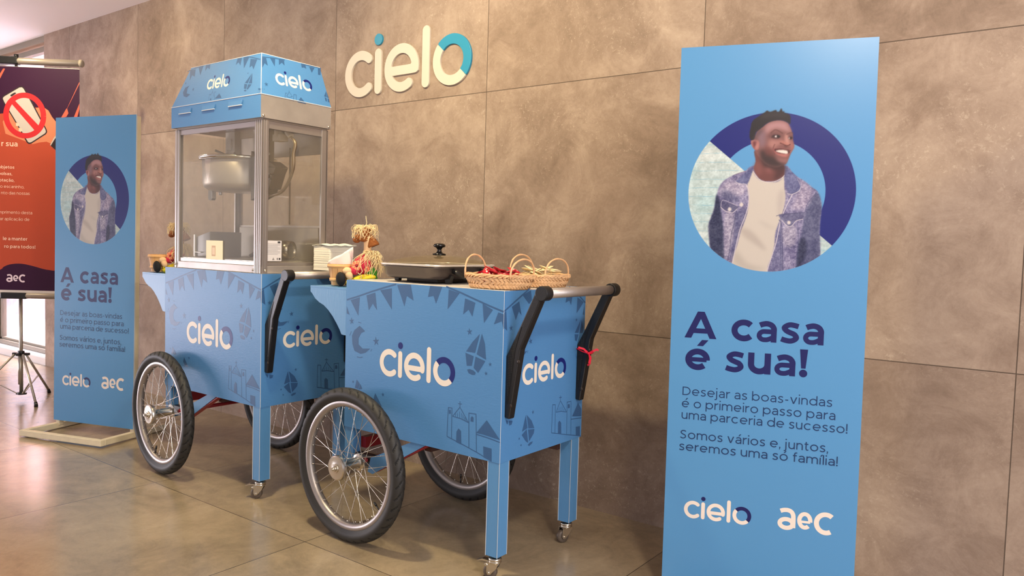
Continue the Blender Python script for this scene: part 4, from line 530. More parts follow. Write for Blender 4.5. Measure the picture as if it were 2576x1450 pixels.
def make_caster(brake=True):
    """origin on the floor under the swivel; roll direction +x, wheel trails to -x"""
    c = MB()
    c.cyl((0, 0, 0.088), (0, 0, 0.070), 0.0085, n=16, m=1)
    c.lathe([(1e-5, 0.071), (0.020, 0.071), (0.022, 0.066), (0.020, 0.062), (0.0215, 0.058), (0.0200, 0.053), (1e-5, 0.053)], (0,0,0), (0,0,1), 28)
    for y in (-0.0145, 0.0125):
        c.prism([(0.018, y, 0.056), (0.010, y, 0.038), (-0.010, y, 0.016), (-0.020, y, 0.015), (-0.024, y, 0.024), (-0.022, y, 0.056)], (0, 0.002, 0))
    c.wbox((-0.022, -0.0145, 0.053), (0.018, 0.0145, 0.057)); c.cyl((-0.015, -0.019, 0.0225), (-0.015, 0.019, 0.0225), 0.0045, n=10)
    o = c.build('caster', [M_CHROME, M_BLACKP], bevel=0.0006, seg=1, crisp=35)
    w = MB(); w.lathe([(0.012, -0.009), (0.019, -0.0095), (0.0225, -0.006), (0.0225, 0.006), (0.019, 0.0095), (0.012, 0.009), (0.006, 0.0095), (0.006, -0.0095)], (-0.015, 0, 0.0228), (0, 1, 0), 28, closed=True)
    w.build('caster_wheel', mat('worn_caster_rubber', (88, 76, 66), 0.5), o)
    if brake:
        b = MB(); b.prism([(-0.014, -0.010, 0.060), (-0.040, -0.010, 0.062), (-0.060, -0.010, 0.054), (-0.060, -0.010, 0.051), (-0.040, -0.010, 0.055), (-0.014, -0.010, 0.053)], (0, 0.020, 0)); b.cyl((-0.024, -0.017, 0.047), (-0.024, 0.017, 0.047), 0.0055, n=12)
        b.build('brake_lever', M_CHROME, o, bevel=0.001, seg=1)
    return o

def make_cart(name, loc, rz, label, group):
    c = empty(name, loc, rz, label, 'cart', group); L, D = CL, CD
    # panels, white core showing at their edges
    def panel(nm, lo, hi, faces, ink=None, art=None, logo=None):
        b = MB().box(lo, hi, faces)
        o = b.build(nm, [M_BLUE, M_WHITE_EDGE], c, weld=False)
        return o
    t = 0.0025
    def inked(nm, mb, ink):
        off = len(mb.v); mb.v += ink.mb.v; mb.f += [[i+off for i in f] for f in ink.mb.f]; mb.m += ink.mb.m; mb.s += ink.mb.s
        return mb.build(nm, [M_BLUE, M_WHITE_EDGE, M_INK], c, weld=False)
    ik = Ink((0,0,0), (1,0,0), (0,0,1), (0,-1,0)); ik.items(ART_SIDE, 2)
    fp = inked('side_panel', MB().box((-L, 0, ZB), (0, t, ZT), [1,1,0,1,0,1]), ik)
    lg = Ink((0,0,0), (1,0,0), (0,0,1), (0,-1,0), 0.0005); logo_cielo(lg, -0.5412, 0.637, 0.4215, 0, 1); o = lg.mb.build('logo', [M_CREAM, M_NAVY], fp, weld=False); o['label'] = 'cream and navy lettering on the long side'
    ik = Ink((0,0,0), (0,1,0), (0,0,1), (1,0,0)); ik.items(ART_END, 2)
    ep = inked('end_panel', MB().box((-t, t, ZB), (0, D, ZT), [1,1,1,0,1,0]), ik)
    lg = Ink((0,0,0), (0,1,0), (0,0,1), (1,0,0), 0.0005); logo_cielo(lg, 0.105, 0.6425, 0.305, 0, 1); o = lg.mb.build('logo', [M_CREAM, M_NAVY], ep, weld=False); o['label'] = 'cream and navy lettering on the end panel'
    MB().box((-L, D-t, ZB), (-t, D, ZT), 0).build('side_panel', M_BLUE, c, weld=False)
    MB().box((-L, t, ZB), (-L+t, D-t, ZT), 0).build('end_panel', M_BLUE, c, weld=False)
    MB().box((-L+t, t, ZT-0.018), (-t, D-t, ZT-0.0006)).build('counter_top', M_TABLE, c, weld=False)
    MB().box((-L+t, t, ZB+0.004), (-t, D-t, ZB+0.016)).build('bottom_board', M_BLUE_PAINT, c, weld=False)
    # serving shelf with curved brackets
    SZ = 0.8765; x0 = -0.927
    crv = [(x0, SZ), (x0, SZ-0.017), (x0+0.010, SZ-0.024), (x0+0.028, SZ-0.042), (x0+0.052, SZ-0.055), (x0+0.078, SZ-0.064), (x0+0.104, SZ-0.080), (x0+0.130, SZ-0.102), (x0+0.152, SZ-0.126), (x0+0.170, SZ-0.148), (x0+0.180, SZ-0.164), (-L-0.012, SZ-0.166), (-L, SZ-0.166), (-L, SZ)]
    for y in (0, D-0.012): MB().prism([(x, y, z) for x, z in crv], (0, 0.012, 0)).build('shelf_bracket', M_BLUE_PAINT, c, bevel=0.0008, seg=1)
    MB().box((x0, 0.0, SZ), (-L, D, SZ+0.006)).build('shelf', M_BLUE_PAINT, c, weld=False, bevel=0.001, seg=1)
    # legs
    for y0, w in ((0.0, 0.050), (D-0.062, 0.050)):
        lb = MB().box((-0.047, y0+0.0015, 0.079), (-0.0015, y0+w, ZB+0.02), 0)
        lb.wbox((-0.0475, y0, 0.0785), (-0.0462, y0+0.002, ZB)); lb.m[-6:] = [1]*6
        lb.wbox((-0.0012, y0, 0.0785), (0.0, y0+0.0014, ZB)); lb.m[-6:] = [1]*6
        lb.wbox((-0.002, y0+w-0.0004, 0.0785), (0.0, y0+w+0.0008, ZB)); lb.m[-6:] = [1]*6
        lb.build('leg', [M_BLUE_PAINT, M_WHITE_EDGE], c, weld=False)
    # wheel end: posts, braces, axle
    for y0 in (0.004, D-0.040):
        MB().box((-L, y0, 0.235), (-L+0.046, y0+0.036, ZB+0.02)).build('post', M_BLUE_PAINT, c, weld=False, bevel=0.001, seg=1)
        b = MB(); y = y0+0.002
        P = [(-0.600, 0.232), (-0.585, 0.285), (-0.36, ZB+0.01), (-0.30, ZB+0.01), (-0.575, 0.228)]
        b.prism([(x, y, z) for x, z in P], (0, 0.004, 0), 0, 0); b.prism([(x, y+0.0042, z-0.002) for x, z in [(-0.595, 0.240), (-0.595, 0.262), (-0.345, ZB+0.004), (-0.30, ZB+0.004), (-0.575, 0.232)]], (0, 0.026, 0), 1, 1)
        b.build('brace', [M_BLUE_PAINT, M_RED], c, weld=False)
        MB().box((-0.665, y0+0.004, 0.250), (-0.585, y0+0.030, 0.290)).build('axle_bracket', M_BLACKP, c, weld=False, bevel=0.004)
    MB().cyl((-0.6105, 0.0, 0.272), (-0.6105, D, 0.272), 0.0085, n=14).build('axle', M_RED, c)
    MB().box((-0.68, 0.045, 0.30), (-0.655, D-0.045, 0.34)).build('crossbar', M_RED, c, weld=False)
    MB().box((-0.36, 0.045, 0.345), (-0.33, D-0.045, ZB+0.004)).build('crossbar', M_RUSTY, c, weld=False)
    MB().box((-0.655, D-0.075, 0.335), (-0.05, D-0.05, 0.362)).build('crossbar', M_RUSTY, c, weld=False)
    # handle: two black arms, aluminium grip
    def hz(p): return p
    prof = [(0.000, 0.520), (0.017, 0.517), (0.052, 0.738), (0.121, 0.890), (0.138, 0.898), (0.147, 0.910), (0.146, 0.921), (0.138, 0.931), (0.126, 0.935), (0.113, 0.931), (0.104, 0.920), (0.092, 0.895), (0.030, 0.770), (0.000, 0.712)]
    for y in (0.018, D-0.047):
        a = MB().prism([(x+0.0005, y, z) for x, z in prof], (0, 0.029, 0))
        rec = [(0.006, 0.565), (0.011, 0.565), (0.034, 0.735), (0.056, 0.808), (0.036, 0.768), (0.007, 0.708)]
        arm = a.build('handle_arm', M_BLACKP, c, bevel=0.004, seg=3)
        g = MB(); g.prism([(x+0.0005, y-0.0010, z) for x, z in rec], (0, 0.0022, 0), 0)
        rng = random.Random(3)
        for i in range(40):
            for k in range(3):
                z = 0.592+0.0052*i; x = 0.0105+0.006*k+max(0, (z-0.70))*0.12
                if x < 0.012+(z-0.585)*0.145-0.001 and x > max(0.008, (z-0.708)*0.5+0.008): g.wbox((x-0.001, y-0.0014, z-0.001), (x+0.001, y-0.0008, z+0.001), 1)
        g.build('perforated_inlay', [mat('inlay_black', (10, 10, 10), 0.6), mat('inlay_dot', (58, 56, 54), 0.5)], arm, weld=False)
        for (x, z) in ((0.048, 0.700), (0.022, 0.560)):
            sc = MB(); sc.lathe([(1e-5, -0.0022), (0.0025, -0.0018), (0.005, -0.0012), (0.0062, 0.0)], (x, y, z), (0, 1, 0), 16)
            sc.build('screw', mat('dark_screw', (60, 52, 48), 0.4, 0.5), arm)
        MB().cyl((0.126, y-0.003, 0.913), (0.126, y+0.032, 0.913), 0.0225, n=36).build('grip_collar', M_BLACKP, c, bevel=0.002)
    MB().cyl((0.126, 0.048, 0.913), (0.126, D-0.045, 0.913), 0.0158, n=32).build('grip_bar', mat('scuffed_aluminium_bar', (172, 162, 156), 0.42, 0.75, bump=(70, 0.3)), c)
    return c

GRP = 'blue printed vending carts'
THB, THA = -0.00749, -0.00588
cartB = make_cart('vending_cart', (4.6276, -0.7881, 0), THB, 'blue printed vending cart in front, with skillet and wicker baskets on top', GRP)
cartA = copy_tree(cartB); cartA.location = (3.4366, -0.8113, 0); cartA.rotation_euler = (0, 0, THA)
cartA['label'] = 'blue printed vending cart further back, carrying the popcorn machine'
whl = make_wheel()
def put_wheel(src, cart, s, d, R, yaw, copy=True):
    w = copy_tree(src) if copy else src
    w.parent = cart; w.location = (s, d, R); w.rotation_euler = (0, 0, yaw); return w
put_wheel(whl, cartB, -0.6095, -0.0718, WR, -0.0163, False)
w2 = put_wheel(whl, cartB, -0.6055, CD+0.060, WR, pi+0.01)
w3 = put_wheel(whl, cartA, -0.6291, -0.0644, WR+0.0018, -0.0714)
w4 = put_wheel(whl, cartA, -0.625, CD+0.062, WR, pi+0.02)
for w, a in ((w2, 50), (w3, 70), (w4, 20)):
    for ch in w.children:
        ch.rotation_euler.rotate_axis('Y', radians(a))
cst = make_caster(); 
def put_caster(cart, s, d, yaw, brake=True, src=None):
    o = copy_tree(src) if src else cst
    if src is None: pass
    o.parent = cart; o.location = (s, d, 0); o.rotation_euler = (0, 0, yaw); return o
put_caster(cartB, -0.026, 0.024, 0.25)
cst2 = make_caster(False); cst2.parent = cartB; cst2.location = (-0.026, CD-0.037, 0); cst2.rotation_euler = (0, 0, 1.15)
put_caster(cartA, -0.026, 0.024, 0.6, src=cst)
c4 = copy_tree(cst2); c4.parent = cartA; c4.location = (-0.026, CD-0.037, 0); c4.rotation_euler = (0, 0, -0.6)

def cartw(cart, s, d, z):
    th = cart.rotation_euler.z; return Vector((cart.location.x+s*cos(th)-d*sin(th), cart.location.y+s*sin(th)+d*cos(th), z))

# ------------------------------------------------------------------ popcorn machine on the rear cart
def machine():
    z0 = ZT+0.0004; base = (-0.34, 0.17, z0)
    m = empty('popcorn_machine', cartw(cartA, *base), THA, 'glass-sided popcorn machine with blue printed canopy, on the rear cart', 'popcorn machine')
    X0, X1, Y0, Y1 = -0.660, -0.020, 0.012, 0.335; ZP = 1.522
    def B(mb, nm, mt, par=None, **k):
        o = mb.build(nm, mt, par or m, **k)
        if par is None: o.location = (-base[0], -base[1], -base[2])
        return o
    b = MB().wbox((X0, Y0, z0), (X1, Y1, z0+0.030))
    for x in (X0, X1-0.02):
        pass
    B(b, 'cabinet_base', M_ALU_D, bevel=0.002)
    B(MB().wbox((X0+0.012, Y0+0.012, z0+0.030), (X1-0.012, Y1-0.012, z0+0.050)), 'tray_floor', M_STEEL, bevel=0.002)
    # corner posts, ribbed
    for (x, y, sx, sy) in ((X1, Y0, -1, 1), (X0, Y0, 1, 1), (X1, Y1, -1, -1), (X0, Y1, 1, -1)):
        p = MB(); big = (x == X1 and y == Y0); wd = 0.046 if big else 0.026
        p.wbox((min(x, x+sx*0.010), min(y, y+sy*0.030), z0+0.0), (max(x, x+sx*0.010), max(y, y+sy*0.030), ZP))
        p.wbox((min(x, x+sx*wd), min(y, y+sy*0.008), z0), (max(x, x+sx*wd), max(y, y+sy*0.008), ZP))
        if big:
            for q in (0.0, 0.012, 0.024, 0.036): p.wbox((x-q-0.007, y-0.004, z0), (x-q, y+0.004, ZP))
            for q in (0.004, 0.016): p.wbox((x-0.002, y+q, z0), (x+0.003, y+q+0.007, ZP))
        else:
            p.wbox((min(x, x+sx*0.012), y-0.003*sy if sy > 0 else y-0.004, z0), (max(x, x+sx*0.012), y+0.004*sy if sy > 0 else y+0.003, ZP))
        B(p, 'corner_post', M_ALU, weld=False, bevel=0.0008, seg=1)
    # window frames around the panes
    fr = MB()
    for z, h in ((z0+0.030, 0.016), (ZP-0.022, 0.022)): fr.wbox((X0+0.012, Y0+0.006, z), (X1-0.044, Y0+0.014, z+h))
    fr.wbox((X1-0.060, Y0+0.006, z0+0.03), (X1-0.046, Y0+0.014, ZP)); B(fr, 'front_frame', M_ALU, weld=False, bevel=0.001, seg=1)
    for z, h in ((z0+0.030, 0.014), (ZP-0.030, 0.030)): B(MB().wbox((X1-0.012, Y0+0.03, z), (X1-0.004, Y1-0.02, z+h)), 'end_rail', M_ALU, weld=False, bevel=0.001, seg=1)
    for z, h in ((z0+0.03, 0.02), (ZP-0.10, 0.10), (1.106, 0.010)): B(MB().wbox((X0+0.026, Y1-0.014, z), (X1-0.026, Y1-0.004, z+h)), 'rear_rail', M_ALU_D, weld=False, bevel=0.001, seg=1)
    B(MB().wbox((X0+0.012, Y0+0.008, z0+0.04), (X1-0.05, Y0+0.012, ZP-0.01)), 'front_pane', M_GLASS, weld=False)
    B(MB().wbox((X1-0.010, Y0+0.03, z0+0.04), (X1-0.006, Y1-0.02, ZP-0.01)), 'end_pane', M_GLASS, weld=False)
    B(MB().wbox((X0+0.006, Y0+0.03, z0+0.04), (X0+0.010, Y1-0.02, ZP-0.01)), 'end_pane', M_GLASS, weld=False)
    B(MB().wbox((X0+0.026, Y1-0.010, z0+0.05), (-0.262, Y1-0.007, ZP-0.10)), 'rear_door', M_GLASS, weld=False)
    B(MB().wbox((-0.258, Y1-0.013, z0+0.05), (X1-0.026, Y1-0.010, ZP-0.10)), 'rear_door', M_GLASS, weld=False)
    for z in (1.46, 1.435, 1.165, 1.145): B(MB().lathe([(1e-5, -0.008), (0.006, -0.007), (0.008, -0.002), (0.006, 0.0)], (X1-0.022, Y1-0.014, z), (-1, 0, 0), 12), 'hinge_knob', M_BLACKP)
    # ceiling box and canopy
    B(MB().wbox((X0+0.004, Y0+0.004, ZP), (X1-0.004, Y1, ZP+0.02)), 'ceiling_plate', mat('cabinet_ceiling', (140, 128, 116), 0.45, 0.4), weld=False)
    bx0, bx1, by0, by1 = -0.676, -0.015, 0.0, 0.347
    bd = MB().box((bx0, by0, 1.530), (bx1, by1, 1.620), [1, 1, 0, 1, 1, 0]); B(bd, 'canopy_band', [M_BLUE, M_ALU_D], weld=False, bevel=0.001, seg=1)
    for x in (-0.612, -0.43, -0.235):
        tb = MB(); w = 0.100; tb.prism([(x, 0.0006, 1.607), (x+w, 0.0006, 1.607), (x+w-0.006, -0.002, 1.588), (x+0.006, -0.002, 1.588)], (0, -0.003, 0)); tb.wbox((x+0.004, -0.006, 1.586), (x+w-0.004, -0.001, 1.589), 1)
        B(tb, 'paper_tab', [M_BLUE, M_WHITE_EDGE], weld=False)
    for p, ax in (((-0.0146, 0.012, 1.538), (1,0,0)), ((-0.0146, 0.335, 1.538), (1,0,0)), ((X1-0.054, Y0-0.001, z0+0.012), (0,-1,0)), ((X1+0.001, Y0+0.018, z0+0.012), (1,0,0)), ((X0+0.005, Y0-0.003, z0+0.016), (0,-1,0))):
        sr = MB().lathe([(1e-5, 0.004), (0.004, 0.0035), (0.0055, 0.001), (0.0055, 0)], p, ax, 14)
        B(sr, 'screw', M_CHROME)
    tx0, tx1, ty0, ty1, tz = -0.5685, -0.057, 0.03, 0.317, 1.789; bz = 1.620
    A = [(bx0, by0, bz), (bx1, by0, bz), (bx1, by1, bz), (bx0, by1, bz)]; T = [(tx0, ty0, tz), (tx1, ty0, tz), (tx1, ty1, tz), (tx0, ty1, tz)]
    cn = MB(); cn.add(A+T, [(0,1,5,4), (1,2,6,5), (2,3,7,6), (3,0,4,7), (4,5,6,7)], 0)
    for a, b2 in ((0, 1), (1, 2)): cn.tube([Vector(A[a])+Vector((0,0,0.001)), Vector(A[b2])+Vector((0,0,0.001))], 0.0018, 6, 1)
    cn.tube([A[1], T[1]], 0.0016, 6, 1); cn.tube([T[0], T[1], T[2]], 0.0014, 6, 1)
    V1 = Vector((0, 0.03, 0.169)).normalized(); ik1 = Ink((bx0, 0, bz), (1,0,0), V1, Vector((1,0,0)).cross(V1)); ik1.items(ART_CANOPY_FRONT, 2)
    V2 = Vector((-0.042, 0, 0.169)).normalized(); ik2 = Ink((bx1, 0, bz), (0,1,0), V2, Vector((0,1,0)).cross(V2)); ik2.items(ART_CANOPY_END, 2)
    for ik in (ik1, ik2):
        off = len(cn.v); cn.v += ik.mb.v; cn.f += [[i+off for i in f] for f in ik.mb.f]; cn.m += ik.mb.m; cn.s += ik.mb.s
    can = B(cn, 'canopy', [M_BLUE, M_WHITE_EDGE, M_INK], weld=False)
    k1 = Ink((bx0, 0, bz), (1,0,0), V1, Vector((1,0,0)).cross(V1), 0.0005); logo_cielo(k1, 0.2601, 0.079, 0.2015, 0, 1); k1.mb.build('logo', [M_CREAM, M_NAVY], can, weld=False)
    k2 = Ink((bx1, 0, bz), (0,1,0), V2, Vector((0,1,0)).cross(V2), 0.0005); logo_cielo(k2, 0.0786, 0.079, 0.2177, 0, 1); k2.mb.build('logo', [M_CREAM, M_NAVY], can, weld=False)
    # kettle with rolled rim hanging from its bracket
    kc = (-0.425, 0.172)
    k = MB(); R = 0.150; zt, zb = 1.402, 1.262
    k.lathe([(1e-5, zb-0.006), (0.10, zb-0.006), (R-0.025, zb), (R-0.008, zb+0.010), (R-0.002, zb+0.028), (R, zt-0.008), (R-0.004, zt-0.004), (R-0.006, zb+0.03), (R-0.02, zb+0.012), (1e-5, zb+0.006)], (kc[0], kc[1], 0), (0,0,1), 64)
    ket = B(k, 'kettle', mat('satin_kettle_steel', (190, 178, 168), 0.42, 0.55, vary=(8, 0.06)))
    k = MB(); k.lathe([(R-0.004, zt-0.012), (R+0.012, zt-0.010), (R+0.016, zt-0.004), (R+0.014, zt+0.004), (R, zt+0.006), (R-0.008, zt+0.002)], (kc[0], kc[1], 0), (0,0,1), 64, closed=True); k.build('kettle_rim', M_CHROME, ket)
    k = MB(); k.lathe([(1e-5, zt+0.012), (0.05, zt+0.010), (0.12, zt+0.004), (R-0.004, zt)], (kc[0], kc[1], 0), (0,0,1), 48); k.build('kettle_lid', M_STEEL, ket)
    k = MB(); k.prism([(-0.545, 0.10, 1.262), (-0.515, 0.10, 1.262), (-0.515, 0.10, 1.226), (-0.522, 0.10, 1.218), (-0.540, 0.10, 1.218), (-0.547, 0.10, 1.226)], (0, 0.02, 0)); k.cyl((-0.45, 0.10, 1.254), (-0.45, 0.10, 1.240), 0.008, n=12); k.build('latch', M_STEEL, ket, bevel=0.001)
    h = MB(); h.wbox((-0.50, 0.155, 1.405), (-0.43, 0.185, ZP)); h.wbox((-0.485, 0.150, 1.44), (-0.452, 0.156, 1.49)); h.wbox((-0.30, 0.16, 1.41), (-0.26, 0.185, ZP))
    h.cyl((-0.50, 0.15, 1.425), (-0.525, 0.12, 1.440), 0.005, n=8); h.cyl((-0.43, 0.16, 1.425), (-0.405, 0.13, 1.425), 0.005, n=8); B(h, 'hanger_bracket', M_STEEL, weld=False, bevel=0.001, seg=1)
    # heater box and swivel arm
    q = MB(); y = 0.155
    q.prism([(-0.262, y-0.03, 1.425), (-0.205, y-0.03, 1.375), (-0.140, y-0.03, 1.353), (-0.200, y-0.03, 1.235), (-0.262, y-0.03, 1.215)], (0, 0.075, 0))
    B(q, 'heater_box', M_DARKST, bevel=0.002)
    q = MB(); q.prism([(-0.140, y-0.034, 1.353), (-0.083, y-0.034, 1.348), (-0.098, y-0.034, 1.325), (-0.128, y-0.034, 1.262), (-0.150, y-0.034, 1.262), (-0.158, y-0.034, 1.240), (-0.185, y-0.034, 1.238)], (0, 0.06, 0)); q.prism([(-0.155, y-0.03, 1.362), (-0.138, y-0.03, 1.378), (-0.083, y-0.03, 1.350), (-0.14, y-0.03, 1.353)], (0, 0.06, 0))
    bx = B(q, 'mounting_plate', mat('brown_steel', (52, 42, 30), 0.38, 0.6), bevel=0.0015)
    q = MB(); q.cyl((-0.108, y-0.034, 1.312), (-0.108, y-0.052, 1.310), 0.013, n=20); q.cyl((-0.108, y-0.052, 1.310), (-0.104, y-0.062, 1.308), 0.008, n=16); q.build('knob', M_BLACKP, bx)
    q = MB(); q.wbox((-0.205, y-0.01, 1.36), (-0.185, y+0.03, ZP)); q.cyl((-0.19, y, 1.41), (-0.165, y-0.01, 1.41), 0.006, n=10); B(q, 'swivel_arm', M_DARKST, weld=False)
    hs = [(-0.100, 0.175, 1.505), (-0.085, 0.17, 1.492), (-0.055, 0.17, 1.476), (-0.022, 0.17, 1.448), (-0.018-0.008, 0.165, 1.405), (-0.026, 0.165, 1.36), (-0.040, 0.165, 1.318), (-0.070, 0.165, 1.276), (-0.108, 0.165, 1.250), (-0.16, 0.165, 1.240), (-0.24, 0.165, 1.236), (-0.30, 0.168, 1.245)]
    # smooth the conduit path
    sm = []
    for i in range(len(hs)-1):
        p0, p1, p2, p3 = [Vector(hs[max(0, min(len(hs)-1, i+j))]) for j in (-1, 0, 1, 2)]
        for t in range(6):
            t /= 6.0; sm.append(0.5*((2*p1)+(p2-p0)*t+(2*p0-5*p1+4*p2-p3)*t*t+(3*p1-p0-3*p2+p3)*t**3))
    B(MB().tube(sm, 0.0070, 14), 'cable_conduit', mat('grey_brown_conduit', (112, 96, 76), 0.35, 0.3))
    q = MB(); q.cyl((-0.125, 0.17, ZP), (-0.125, 0.17, 1.478), 0.024, n=24); q.wbox((-0.15, 0.150, 1.462), (-0.098, 0.192, 1.490)); q.cyl((-0.075, 0.17, 1.500), (-0.050, 0.17, 1.478), 0.013, n=16); B(q, 'lamp_socket', mat('old_socket', (150, 138, 124), 0.5), weld=False, bevel=0.002)
    B(MB().wbox((-0.258, Y1-0.018, 1.12), (-0.254, Y1-0.012, 1.46)), 'door_edge', M_DARKST, weld=False)
    B(MB().wbox((X0+0.03, Y1-0.020, z0+0.05), (X1-0.03, Y1-0.015, 1.106)), 'splash_panel', mat('splash_steel', (140, 132, 122), 0.45, 0.4, bump=(40, 0.1, (3, 1, 0.2))), weld=False)
    # notices stuck on the glass
    n = MB(); n.wbox((X1-0.0058, 0.0300, 0.964), (X1-0.0046, 0.1110, 1.047), 0)
    for i in range(9): n.wbox((X1-0.0046, 0.036, 1.033-i*0.0052), (X1-0.0043, 0.105-(0.012 if i % 3 == 2 else 0.0), 1.0342-i*0.0052), 1)
    n.wbox((X1-0.0046, 0.092, 1.037), (X1-0.0043, 0.105, 1.044), 2)
    n.prism([(X1-0.0046, 0.066, 0.968), (X1-0.0046, 0.078, 0.968), (X1-0.0046, 0.072, 0.979)], (0.0003, 0, 0), 1); n.wbox((X1-0.0046, 0.088, 0.969), (X1-0.0043, 0.096, 0.977), 1); n.wbox((X1-0.0046, 0.099, 0.969), (X1-0.0043, 0.106, 0.977), 2)
    o = B(n, 'instruction_label', [mat('label_paper', (214, 208, 206), 0.5), mat('label_grey', (140, 134, 132), 0.5), mat('label_dark', (50, 46, 46), 0.5)], weld=False)
    n = MB(); n.wbox((-0.424, 0.0188, 0.953), (-0.300, 0.0196, 1.040), 0); n.wbox((-0.381, 0.0184, 0.974), (-0.353, 0.0188, 1.018), 1); n.wbox((-0.377, 0.0181, 0.980), (-0.357, 0.0184, 1.010), 2)
    B(n, 'paper_card', [mat('card_cream', (240, 222, 184), 0.6), mat('card_brown', (196, 160, 126), 0.6), mat('card_light', (222, 196, 164), 0.6)], weld=False)
    return m
machine()
def scoop():
    s = empty('popcorn_scoop', cartw(cartA, -0.20, 0.235, 0.9645), THA+0.15, 'dark steel scoop lying on its side inside the popcorn machine', 'scoop')
    b = MB(); b.lathe([(1e-5, -0.075), (0.020, -0.072), (0.034, -0.055), (0.041, -0.02), (0.042, 0.02), (0.039, 0.055), (0.036, 0.0555), (0.039, 0.02), (0.038, -0.02), (0.031, -0.052), (1e-5, -0.068)], (0, 0, 0.042), (1, 0.25, 0), 36)
    b.build('bowl', mat('dark_polished_steel', (120, 112, 100), 0.25, 0.95), s)
    b = MB(); b.tube([(-0.07, -0.018, 0.042), (-0.11, -0.028, 0.03), (-0.145, -0.036, 0.012)], [0.008, 0.009, 0.008], 12); b.build('handle', M_BLACKP, s)
    b = empty('popcorn_chute', cartw(cartA, -0.56, 0.20, 0.9645), THA, 'grey metal chute box standing at the left inside the popcorn machine', 'chute')
    q = MB(); q.prism([(-0.08, -0.10, 0), (0.03, -0.10, 0), (0.03, -0.10, 0.115), (-0.08, -0.10, 0.090)], (0, 0.16, 0)); q.build('body', mat('grey_sheet', (132, 128, 128), 0.4, 0.5), b, bevel=0.002)
    q = MB(); q.wbox((-0.088, -0.108, 0), (-0.078, -0.100, 0.10)); q.wbox((-0.088, -0.108, 0.018), (-0.03, -0.102, 0.022)); q.build('front_lip', mat('pale_sheet', (200, 196, 194), 0.4, 0.5), b, bevel=0.001)
scoop()
